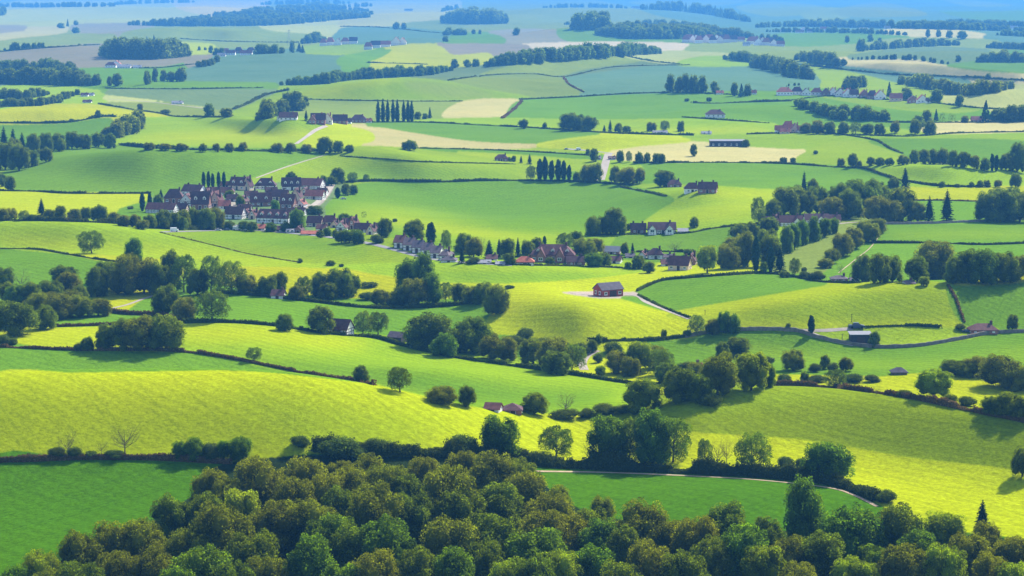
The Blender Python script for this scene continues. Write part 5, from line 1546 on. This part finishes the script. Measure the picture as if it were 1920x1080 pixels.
T1 = dict(timber=True)
village('in old village', [
    (302, 400, 60, 19, 'g', 'white', 'roof', -14, dict(timber=True, word='long ', dp=7)),
    (325, 381, 34, 26, 'h', 'brick', 'roof', 0, dict(rs=.6)),
    (350, 386, 26, 23, 'f', 'white', 'roof', -10, T1),
    (362, 367, 46, 20, 'g', 'white', 'roof', -22, dict(timber=True, chim=2)),
    (376, 393, 36, 34, 'g', 'brick', 'roof', -8, dict(dorm=2, rs=.62, word='tall ')),
    (406, 390, 26, 32, 'f', 'cream', 'roof', -20, dict(timber=True, rs=.6)),
    (402, 367, 32, 16, 'g', 'white', 'roof', 8, T1),
    (448, 356, 40, 24, 'g', 'cream', 'roof', -22, dict(chim=2, dorm=2, rs=.6)),
    (464, 357, 20, 26, 'f', 'cream', 'roof', -20, dict(rs=.62)),
    (497, 355, 38, 21, 'h', 'white', 'roof', 0, dict(dorm=2, rs=.62, timber=True)),
    (545, 357, 38, 24, 'g', 'white', 'roof', 10, dict(dorm=3, rs=.64)),
    (582, 354, 52, 19, 'g', 'white', 'roof', -14, dict(timber=True, rs=.62)),
    (488, 387, 42, 25, 'g', 'brick', 'roof', 6, dict(dorm=2, rs=.64)),
    (520, 376, 40, 20, 'g', 'cream', 'roof', -6, dict(chim=2, timber=True)),
    (556, 378, 22, 26, 'f', 'cream', 'roof', -16, dict(rs=.6)),
    (590, 374, 38, 18, 'g', 'white', 'red', -12, T1),
    (540, 392, 32, 28, 'g', 'brick', 'roof', -18, dict(dorm=2, rs=.6)),
    (440, 411, 40, 23, 'g', 'white', 'roof', -16, dict(chim=2, timber=True)),
    (476, 411, 22, 18, 'f', 'cream', 'roof', -24, {}),
    (516, 419, 72, 26, 'g', 'white', 'roof', -18, dict(timber=True, dorm=4, word='big ', rs=.55)),
    (425, 352, 22, 12, 'g', 'white', 'roof', 0, {}),
    (340, 398, 24, 16, 'g', 'cream', 'roof', -12, T1), (420, 392, 24, 16, 'g', 'white', 'red', 8, {}), (458, 398, 26, 15, 'g', 'white', 'roof', -8, T1), (508, 366, 24, 15, 'g', 'white', 'roof', 12, T1), (572, 366, 22, 15, 'f', 'cream', 'roof', -14, {}),
    (425, 366, 26, 15, 'h', 'brick', 'roof', 0, {}), (463, 408, 20, 16, 'f', 'white', 'roof', -12, T1), (604, 366, 20, 14, 'g', 'white', 'roof', -10, {}), (560, 404, 26, 15, 'g', 'white', 'roof', -12, T1), (455, 384, 22, 17, 'f', 'brick', 'roof', -18, {}),
    (470, 372, 26, 14, 'g', 'white', 'roof', 10, {}),
    (436, 378, 24, 13, 'g', 'white', 'roof', -10, T1),
    (565, 388, 20, 14, 'f', 'white', 'red', -18, {}),
    (390, 374, 20, 20, 'f', 'white', 'roof', -16, T1),
], 'houses of the old village')
village('along the lower village lane', [
    (590, 425, 30, 20, 'g', 'cream', 'roof', -10, T1), (617, 424, 32, 20, 'h', 'cream', 'roof', 0, T1), (640, 434, 22, 20, 'f', 'white', 'roof', -10, T1),
    (663, 430, 22, 24, 'f', 'brick', 'roof', -22, {}), (680, 436, 32, 18, 'g', 'white', 'roof', -10, T1), (697, 440, 22, 20, 'f', 'cream', 'roof', -20, {}),
    (486, 432, 20, 11, 'g', 'white', 'red', 0, {}), (603, 433, 20, 12, 'g', 'white', 'roof', -8, {}), (628, 427, 18, 14, 'f', 'cream', 'roof', -14, {}), (651, 423, 20, 14, 'g', 'white', 'roof', 6, {}), (712, 432, 20, 14, 'g', 'white', 'roof', -12, {}), (520, 434, 22, 10, 'g', 'white', 'roof', 0, {}), (560, 436, 18, 12, 'f', 'brick', 'roof', -10, {}), (580, 441, 30, 8, 'g', 'white', 'red', 0, {'chim': 0}), (544, 437, 14, 7, 'g', 'white', 'tin', 0, {'chim': 0}),
    (440, 430, 16, 8, 'g', 'white', 'tin', 0, {'chim': 0}),
], 'houses along the lower village lane')
for i in range(6):
    u, vb = 751 + 17.0 * i, 466 + 4.6 * i
    p = hit(u, vb)
    w = metres(18, p)
    o = house('terraced_house', w, 8.0, metres(12, p), metres(11, p), 'g' if i < 5 else 'h', 'white', 'roof' if i == 0 else 'slate', timber=True, chim=1)
    settle(o, u, vb, -13, w, 8.0)
    tag(o, take(f'{ORD[i + 1]} house from left in long slate and brown roofed terrace'), 'house', 'houses of the long terrace')
village('in the centre hamlet', [
    (984, 497, 34, 17, 'h', 'white', 'red', 0, dict(timber=True)), (1038, 492, 86, 32, 'h', 'brick', 'roof', -6, dict(dorm=3, chim=2, word='big ', wings=[(-4.5, 3.4, 3.0), (3.0, 3.4, 3.0)])),
    (1080, 497, 34, 16, 'g', 'brick', 'roof', 0, {}), (1148, 477, 34, 15, 'g', 'brick', 'tin', -12, {'chim': 0}), (1154, 494, 28, 13, 'g', 'white', 'roof', -14, {}),
    (1229, 486, 28, 20, 'h', 'white', 'roof', 0, {'timber': True}), (1276, 507, 46, 27, 'g', 'cream', 'roof', -20, dict(chim=2)), (1298, 497, 22, 22, 'f', 'brick', 'roof', -14, {}),
    (908, 495, 24, 7, 'g', 'white', 'tin', 0, {'chim': 0}), (938, 497, 16, 6, 'g', 'white', 'tin', 0, {'chim': 0}), (1182, 484, 16, 8, 'g', 'white', 'slate', 0, {}), (1252, 485, 16, 8, 'g', 'white', 'slate', 0, {}),
    (842, 492, 30, 12, 'h', 'white', 'slate', -8, {}), (1010, 484, 24, 14, 'g', 'white', 'roof', 8, T1), (1100, 484, 24, 14, 'g', 'white', 'red', -10, {}), (1118, 498, 20, 12, 'f', 'cream', 'roof', -12, {}), (1206, 484, 20, 13, 'f', 'white', 'roof', -14, {}), (1250, 499, 18, 12, 'g', 'white', 'roof', 0, {}), (922, 488, 20, 11, 'g', 'white', 'roof', 0, {}),
], 'houses of the centre hamlet')
village('beside dark round trees, centre', [
    (1197, 438, 28, 19, 'g', 'brick', 'roof', 0, dict(chim=2)),
    (1242, 439, 50, 21, 'g', 'white', 'roof', 0, dict(timber=True, wings=[(-4.6, 3.8, 3.0), (3.0, 4.0, 3.2)])), (1281, 437, 18, 8, 'g', 'white', 'tin', 0, {'chim': 0})], 'houses beside the dark round trees')
village('at the lime slope top', [
    (1265, 351, 26, 14, 'h', 'brick', 'roof', 0, {}), (1298, 360, 28, 19, 'h', 'white', 'roof', 0, {}), (1328, 362, 38, 21, 'g', 'brick', 'roof', -12, dict(chim=2))], 'houses at the lime slope top')
village('in gabled house wood', [
    (1442, 424, 30, 18, 'g', 'white', 'roof', 0, T1), (1456, 423, 18, 20, 'f', 'white', 'roof', -14, T1), (1484, 425, 42, 20, 'g', 'white', 'roof', 0, dict(timber=True, wings=[(2.4, 3.8, 2.6)])),
    (1532, 420, 44, 18, 'g', 'white', 'roof', 0, dict(timber=True, wings=[(1.6, 3.8, 2.6)])), (1562, 418, 28, 15, 'g', 'cream', 'roof', 0, {})], 'houses in the gabled house wood')
village('below grey shrub belt', [(1575, 527, 30, 10, 'h', 'brick', 'slate', 0, {}), (1603, 528, 14, 8, 'g', 'white', 'slate', 0, {}), (1706, 533, 16, 6, 'g', 'white', 'slate', 8, {})], 'houses below the grey shrub belt')
village('by curving field wall, right', [(1846, 627, 50, 17, 'h', 'brick', 'roof', 0, dict(rs=.62))], None)
village('in valley wood', [(1300, 700, 40, 18, 'g', 'brick', 'red', 12, {}), (1320, 706, 24, 13, 'g', 'white', 'red', -10, {})], 'houses in the valley wood')
village('below tall dark clump, left', [(521, 560, 26, 16, 'g', 'white', 'roof', -8, {})], None)
village('at foot of lime pasture', [(925, 771, 33, 16, 'g', 'white', 'roof', -12, dict(rs=.55, chim=0, dp=4)), (961, 775, 34, 19, 'h', 'brick', 'roof', 0, dict(rs=.58, chim=0, dp=4.5))], 'twin cottages')

def barn(name, label, u, vb, wp, hp, style, wall, roof, rz, dp, rs=.55, door=True, cat='barn', timber=False, wins=False, stable=True):
    p = hit(u, vb)
    w, H_ = metres(wp, p), metres(hp, p)
    c = math.cos(R(rz))
    w = max(2.5, (w - abs(math.sin(R(rz))) * dp) / c)
    o = house(name, w, dp, H_ * (1 - rs), H_ * rs, style, wall, roof, chim=0, door=door, wins=wins, timber=timber, stable=stable)
    settle(o, u, vb, rz, w, dp)
    tag(o, take(label), cat)

barn('barn', 'dark red brown boarded barn on pale gravel yard in the bright dome field', 1141, 556, 56, 26, 'g', 'wood', 'slate', 30, 6.0, .42, wins=True)
barn('barn', 'half timbered white barn with dark brown roof beside round trees', 636, 627, 52, 30, 'g', 'white', 'roof', -22, 5.5, .56, timber=True)
barn('shed', 'low dark boarded shed left of the big round oaks', 745, 642, 36, 20, 'g', 'board', 'slate', -24, 4.5, .4, cat='shed')
barn('shed', 'dark boarded shed with pale metal roof beside the curving field wall', 1614, 645, 38, 18, 'm', 'board', 'tin', 0, 4.0, .15, cat='shed')
barn('shed', 'small grey hip roofed field shed in the green right pasture', 1687, 703, 27, 13, 'h', 'stone', 'slate', 0, 3.2, .6, cat='shed', door=False)
barn('barn', 'long low dark barn with pale eaves above ploughed tan field', 1365, 275, 66, 12, 'm', 'board', 'tin', 0, 9.0, .12, wins=True)
barn('shed', 'small white shed under the far right wood', 1771, 308, 17, 7, 'g', 'white', 'red', 0, 4.0, .5, cat='shed')
barn('shed', 'pale low shed among valley wood shrubs', 1441, 679, 18, 7, 'g', 'white', 'tin', 6, 3.0, .4, cat='shed')

far_h = lambda pts, **k: [(u, v, w * 1.1, h * 1.15, st, wl, rf, 0, dict(k)) for u, v, w, h, st, wl, rf in pts]
village('in hamlet by poplars', far_h([(540, 225, 30, 14, 'g', 'white', 'roof'), (528, 224, 16, 12, 'f', 'white', 'roof'), (596, 232, 24, 18, 'g', 'brick', 'roof'), (614, 232, 16, 18, 'f', 'white', 'roof'), (637, 232, 24, 16, 'g', 'brick', 'roof'),
    (672, 230, 26, 13, 'h', 'brick', 'roof'), (690, 230, 12, 7, 'g', 'white', 'red'), (585, 232, 12, 14, 'f', 'brick', 'roof'), (652, 232, 12, 9, 'g', 'white', 'roof')]), 'houses of the far hamlet')
village('in far red roofed row', far_h([(1472, 179, 26, 13, 'h', 'white', 'red'), (1495, 178, 18, 13, 'h', 'white', 'roof'), (1512, 179, 16, 12, 'f', 'white', 'roof'), (1532, 179, 18, 12, 'h', 'white', 'red'), (1549, 180, 14, 13, 'f', 'brick', 'roof'), (1562, 180, 16, 14, 'f', 'white', 'red'),
    (1576, 181, 16, 14, 'f', 'white', 'roof'), (1590, 182, 16, 14, 'f', 'white', 'red'), (1602, 183, 14, 13, 'g', 'white', 'roof'), (1621, 184, 16, 14, 'f', 'brick', 'red'), (1636, 186, 16, 14, 'h', 'brick', 'roof'), (1651, 187, 18, 16, 'f', 'white', 'red'), (1681, 190, 20, 13, 'g', 'cream', 'red'),
    (1713, 193, 18, 12, 'f', 'brick', 'roof'), (1730, 193, 18, 14, 'f', 'white', 'red'), (1744, 193, 12, 9, 'g', 'white', 'roof'), (1350, 177, 12, 6, 'g', 'white', 'red'), (1412, 177, 12, 7, 'g', 'white', 'red')]), 'houses of the far red roofed row')
village('alone in far right fields', far_h([(1342, 221, 32, 13, 'h', 'white', 'roof'), (1464, 249, 18, 12, 'g', 'white', 'red'), (1478, 248, 20, 18, 'h', 'brick', 'red'), (1491, 249, 14, 16, 'f', 'cream', 'red'), (1504, 249, 15, 12, 'g', 'white', 'red'), (1472, 251, 16, 9, 'g', 'cream', 'red'), (1834, 229, 20, 9, 'g', 'brick', 'red'), (1238, 251, 24, 6, 'g', 'white', 'tin'), (1325, 252, 16, 5, 'g', 'white', 'tin')]), 'lone far houses')
village('by white lane, centre', far_h([(940, 302, 22, 11, 'h', 'brick', 'roof'), (1120, 300, 12, 6, 'g', 'white', 'tin'), (1148, 300, 12, 6, 'g', 'white', 'roof')]), 'houses by the white lane')
village('in upper far village', far_h([(606, 86, 12, 12, 'h', 'white', 'red'), (619, 85, 14, 13, 'h', 'white', 'red'), (633, 85, 12, 12, 'f', 'white', 'roof'), (647, 83, 14, 11, 'h', 'white', 'red'), (662, 82, 14, 11, 'g', 'white', 'roof'), (690, 93, 14, 12, 'h', 'white', 'red'), (704, 90, 16, 12, 'g', 'white', 'roof'),
    (722, 88, 18, 10, 'g', 'white', 'red'), (742, 85, 16, 14, 'f', 'white', 'red'), (754, 84, 14, 12, 'f', 'white', 'red')]), 'houses of the upper far village')
village('in blue far town', far_h([(1292, 75, 11, 9, 'g', 'white', 'red'), (1305, 75, 11, 9, 'f', 'white', 'red'), (1318, 76, 11, 9, 'g', 'white', 'roof'), (1331, 75, 11, 9, 'g', 'white', 'red'), (1344, 75, 11, 9, 'f', 'white', 'red'), (1357, 75, 11, 9, 'g', 'white', 'roof'), (1415, 79, 11, 9, 'g', 'white', 'red'), (1430, 80, 11, 9, 'f', 'white', 'red'), (1445, 81, 11, 9, 'g', 'white', 'roof'), (1400, 86, 12, 6, 'g', 'white', 'tin'),(1286, 80, 12, 12, 'h', 'white', 'red'), (1299, 80, 12, 13, 'f', 'white', 'roof'), (1311, 81, 13, 12, 'h', 'white', 'red'), (1324, 80, 13, 13, 'f', 'white', 'red'), (1337, 81, 13, 12, 'h', 'white', 'roof'), (1350, 81, 13, 12, 'f', 'white', 'red'), (1363, 80, 13, 13, 'h', 'white', 'red'),
    (1376, 79, 12, 11, 'g', 'white', 'roof'), (1390, 78, 12, 8, 'g', 'white', 'red'), (1408, 83, 14, 12, 'h', 'white', 'red'), (1422, 85, 14, 12, 'f', 'white', 'roof'), (1437, 85, 14, 12, 'h', 'white', 'red'), (1451, 86, 13, 11, 'f', 'white', 'roof'), (1464, 87, 13, 9, 'g', 'white', 'red')]), 'houses of the blue far town')
village('on upper skyline fields', far_h([(1558, 60, 12, 6, 'h', 'white', 'red'), (1508, 58, 12, 6, 'f', 'white', 'red'), (1545, 57, 12, 6, 'g', 'white', 'red'), (420, 100, 14, 8, 'g', 'white', 'red'), (470, 98, 14, 8, 'h', 'white', 'roof'), (218, 124, 14, 9, 'f', 'white', 'red'),(432, 103, 16, 8, 'g', 'white', 'roof'), (447, 100, 14, 10, 'h', 'brick', 'roof'), (461, 103, 20, 8, 'g', 'white', 'roof'), (415, 106, 14, 6, 'g', 'white', 'tin'), (207, 127, 18, 9, 'h', 'white', 'roof'), (232, 128, 22, 6, 'g', 'white', 'tin'), (257, 128, 14, 5, 'g', 'white', 'tin'),
    (332, 195, 18, 5, 'g', 'white', 'tin'), (158, 181, 12, 6, 'g', 'white', 'roof'), (170, 180, 10, 5, 'g', 'white', 'tin'), (163, 193, 14, 5, 'g', 'white', 'roof'), (1474, 60, 18, 5, 'g', 'white', 'tin'), (1500, 62, 14, 5, 'g', 'white', 'roof'), (1520, 61, 12, 6, 'g', 'white', 'roof'), (1535, 60, 10, 5, 'g', 'white', 'roof'),
    (1620, 56, 14, 4, 'g', 'white', 'tin'), (1664, 54, 10, 5, 'g', 'white', 'tin'), (1900, 54, 16, 5, 'g', 'white', 'tin'), (486, 37, 14, 6, 'g', 'white', 'tin'), (766, 21, 14, 4, 'g', 'white', 'tin'), (1195, 16, 20, 4, 'g', 'white', 'tin')]), 'lone houses on the upper fields')

# ------------------------------------------------------------------ vehicles
def car(label, u, vb, px, paint, rz=0, van=False):
    p = hit(u, vb)
    ln = metres(px, p)
    k = ln / 4.3
    hgt = (1.45 if not van else 2.2) * k
    o = link('van' if van else 'parked_car', None)
    mb = MB()
    sec = [(-.5, .30, .62), (-.49, .62, .80), (-.30, .70, .86), (.26, .72, .86), (.47, .60, .82), (.5, .30, .70)]
    L_, w_ = ln, 1.75 * k
    prof = [(-.5, .16), (-.5, .42), (-.47, .60), (-.28, .64), (.30, .64), (.48, .54), (.5, .36), (.5, .16)] if not van else [(-.5, .14), (-.5, .95), (.28, .97), (.36, .62), (.48, .55), (.5, .30), (.5, .14)]
    P = [(a * L_, -w_ / 2, b * hgt) for a, b in prof] + [(a * L_, w_ / 2, b * hgt) for a, b in prof]
    n = len(prof)
    mb.poly(P, [tuple(range(n)), tuple(range(2 * n - 1, n - 1, -1))] + [(i, n + i, n + (i + 1) % n, (i + 1) % n) for i in range(n)])
    link('body', mb.mesh('body', [M[paint]]), o)
    if not van:
        mb = MB()
        a, b = [(-.30, .63), (-.20, .97), (.10, 1.0), (.27, .63)], .80
        P = [(q * L_, -w_ / 2 * (.94 if z < .7 else b), z * hgt) for q, z in a] + [(q * L_, w_ / 2 * (.94 if z < .7 else b), z * hgt) for q, z in a]
        mb.poly(P, [(0, 1, 2, 3), (7, 6, 5, 4), (0, 4, 5, 1), (1, 5, 6, 2), (2, 6, 7, 3)])
        link('windows', mb.mesh('windows', [M['glass']]), o)
        mb = MB()
        mb.box(-.21 * L_, .11 * L_, -w_ * .39, w_ * .39, .985 * hgt, 1.03 * hgt)
        link('car_roof', mb.mesh('car_roof', [M[paint]]), o)
    else:
        mb = MB()
        mb.poly([(.285 * L_, -w_ * .44, .955 * hgt), (.362 * L_, -w_ * .44, .64 * hgt), (.362 * L_, w_ * .44, .64 * hgt), (.285 * L_, w_ * .44, .955 * hgt),
                 (.305 * L_, -w_ * .44, .955 * hgt), (.382 * L_, -w_ * .44, .64 * hgt), (.382 * L_, w_ * .44, .64 * hgt), (.305 * L_, w_ * .44, .955 * hgt)],
                [(0, 1, 2, 3), (7, 6, 5, 4), (0, 4, 5, 1), (1, 5, 6, 2), (2, 6, 7, 3), (3, 7, 4, 0)])
        link('windscreen', mb.mesh('windscreen', [M['glass']]), o)
    wm = None
    for sx in (-.31, .31):
        for sy in (-1, 1):
            mb = MB()
            r_ = .33 * k
            mb.bar((sx * L_, sy * (w_ / 2 - .16 * k), r_), (sx * L_, sy * (w_ / 2 + .02 * k), r_), r_, r_, 0, 12)
            link('wheel', mb.mesh('wheel', [M['rubber']]), o)
    o.location = (p[0], p[1], p[2] + .05)
    o.rotation_euler = (0, 0, R(rz))
    tag(o, take(label), 'van' if van else 'car')

car('white van parked on the grey lane below the village belt', 327, 434.5, 15, 'carw', 5, True)
car('long dark blue car parked beside the clipped hedge and lane', 1606, 615.5, 30, 'card', 0)
car('white van parked at the lower village lane, beside low roofs', 444, 431.5, 15, 'carw', 0, True)
car('white car parked on village lane, right of the white van', 458, 432.5, 13, 'carw', 0)
car('dark car parked on village lane, left of the white van', 425, 432, 12, 'card', 0)
car('silver car parked left of the dark car on village lane', 409, 432.5, 12, 'carr', 0)
car('silver car parked at the foot of the long terrace', 843, 491, 12, 'carr', -10)
car('white car parked below the right end of the long terrace', 828, 487.5, 12, 'carw', -10)
car('silver car parked in the yard at the village right end', 644, 374, 11, 'carr', 20)
car('white car standing by the low bungalow, right middle', 1515, 516, 14, 'carw', 5)
car('dark car at the grey roofed house by the field wall', 1812, 623, 16, 'card', 0)
car('white van standing on the far lane above the poplar group', 1085, 281, 9, 'carw', 0, True)
car('silver car on the far lane above the poplar group', 1062, 280, 8, 'carr', 0)

# ------------------------------------------------------------------ pylon and posts
for u_, v_, h_, where in ((1579, 641, 15, 'beside the track left of the dark boarded shed'), (1597, 604, 16, 'on the lit dome behind the long dark blue car'), (1322, 590, 9, 'on the yellow slope above the four field wall trees')):
    p = hit(u_, v_)
    hp_ = metres(h_, p)
    mb = MB()
    mb.bar((0, 0, -.3), (0, 0, hp_), .10, .07, 0, 6)
    mb.bar((-.45, 0, hp_ - .25), (.45, 0, hp_ - .25), .04, .04, 0, 4)
    o = link('wooden_pole', mb.mesh('wooden_pole', [M['timber']]), None, p)
    tag(o, take('thin dark wooden pole ' + where), 'pole')
p = hit(542, 84)
hp_ = metres(28, p)
mb = MB()
b_ = hp_ * .11
for sx in (-1, 1):
    for sy in (-1, 1):
        mb.bar((sx * b_, sy * b_, -.4), (sx * b_ * .18, sy * b_ * .18, hp_), .16, .10, 0, 4)
for i in range(7):
    z0_, z1_ = hp_ * i / 7, hp_ * (i + 1) / 7
    s0, s1 = b_ * (1 - .82 * i / 7), b_ * (1 - .82 * (i + 1) / 7)
    for a, c in (((-1, -1), (1, -1)), ((1, -1), (1, 1)), ((1, 1), (-1, 1)), ((-1, 1), (-1, -1))):
        mb.bar((a[0] * s0, a[1] * s0, z0_), (c[0] * s1, c[1] * s1, z1_), .07, .07, 0, 3)
        mb.bar((c[0] * s0, c[1] * s0, z0_), (a[0] * s1, a[1] * s1, z1_), .07, .07, 0, 3)
py = link('electricity_pylon', None)
link('mast', mb.mesh('mast', [M['steel']]), py)
for z_, l_ in ((.72, .22), (.84, .28), (.94, .18)):
    mb = MB()
    for s in (-1, 1):
        mb.bar((0, 0, hp_ * z_ + .4), (s * hp_ * l_, 0, hp_ * z_), .10, .06, 0, 4)
        mb.bar((0, 0, hp_ * z_ - .5), (s * hp_ * l_, 0, hp_ * z_), .10, .06, 0, 4)
    link('crossarm', mb.mesh('crossarm', [M['steel']]), py)
py.location = p
tag(py, take('faint grey lattice electricity pylon on the far olive field'), 'pylon')
# ------------------------------------------------------------------ light, sky, air
SUN_AZ, SUN_EL = R(37), R(40)
sd = Vector((math.sin(SUN_AZ) * math.cos(SUN_EL), math.cos(SUN_AZ) * math.cos(SUN_EL), math.sin(SUN_EL)))
sl = bpy.data.lights.new('sun', 'SUN')
sl.energy, sl.angle, sl.color = 4.5, R(.9), (1.0, .94, .84)
so = bpy.data.objects.new('sun', sl)
COL.objects.link(so)
so.rotation_euler = (-sd).to_track_quat('-Z', 'Y').to_euler()
W = bpy.data.worlds.new('World')
SC.world = W
W.use_nodes = True
nt = W.node_tree
bg = nt.nodes['Background']
sk = nt.nodes.new('ShaderNodeTexSky')
sk.sky_type = 'NISHITA'
sk.sun_disc = False
sk.sun_elevation, sk.sun_rotation = SUN_EL, SUN_AZ
nt.links.new(sk.outputs[0], bg.inputs[0])
bg.inputs[1].default_value = .122

hz = MB()
hz.box(-12000, 12000, -600, 43500, min(-30.0, float(GZ.min()) - 1), 124)
hm, nt, N, L = new_mat('haze')
out = N.new('ShaderNodeOutputMaterial')
pv = N.new('ShaderNodeVolumePrincipled')
pv.inputs['Density'].default_value = .000108
pv.inputs['Color'].default_value = (.10, .39, .88, 1)
pv.inputs['Anisotropy'].default_value = .1
L.new(pv.outputs[0], out.inputs['Volume'])
ho = link('haze', hz.mesh('haze', [hm]))
ho['kind'] = 'stuff'

vs = SC.view_settings
vs.view_transform, vs.look, vs.exposure, vs.gamma = 'Standard', 'None', 1.1, 1.0
vs.use_curve_mapping = False
cy = SC.cycles
cy.use_denoising = True
cy.denoiser = 'OPENIMAGEDENOISE'
cy.max_bounces, cy.diffuse_bounces, cy.glossy_bounces, cy.transmission_bounces, cy.volume_bounces = 5, 2, 1, 3, 0
cy.use_adaptive_sampling = False
cy.caustics_reflective = cy.caustics_refractive = False
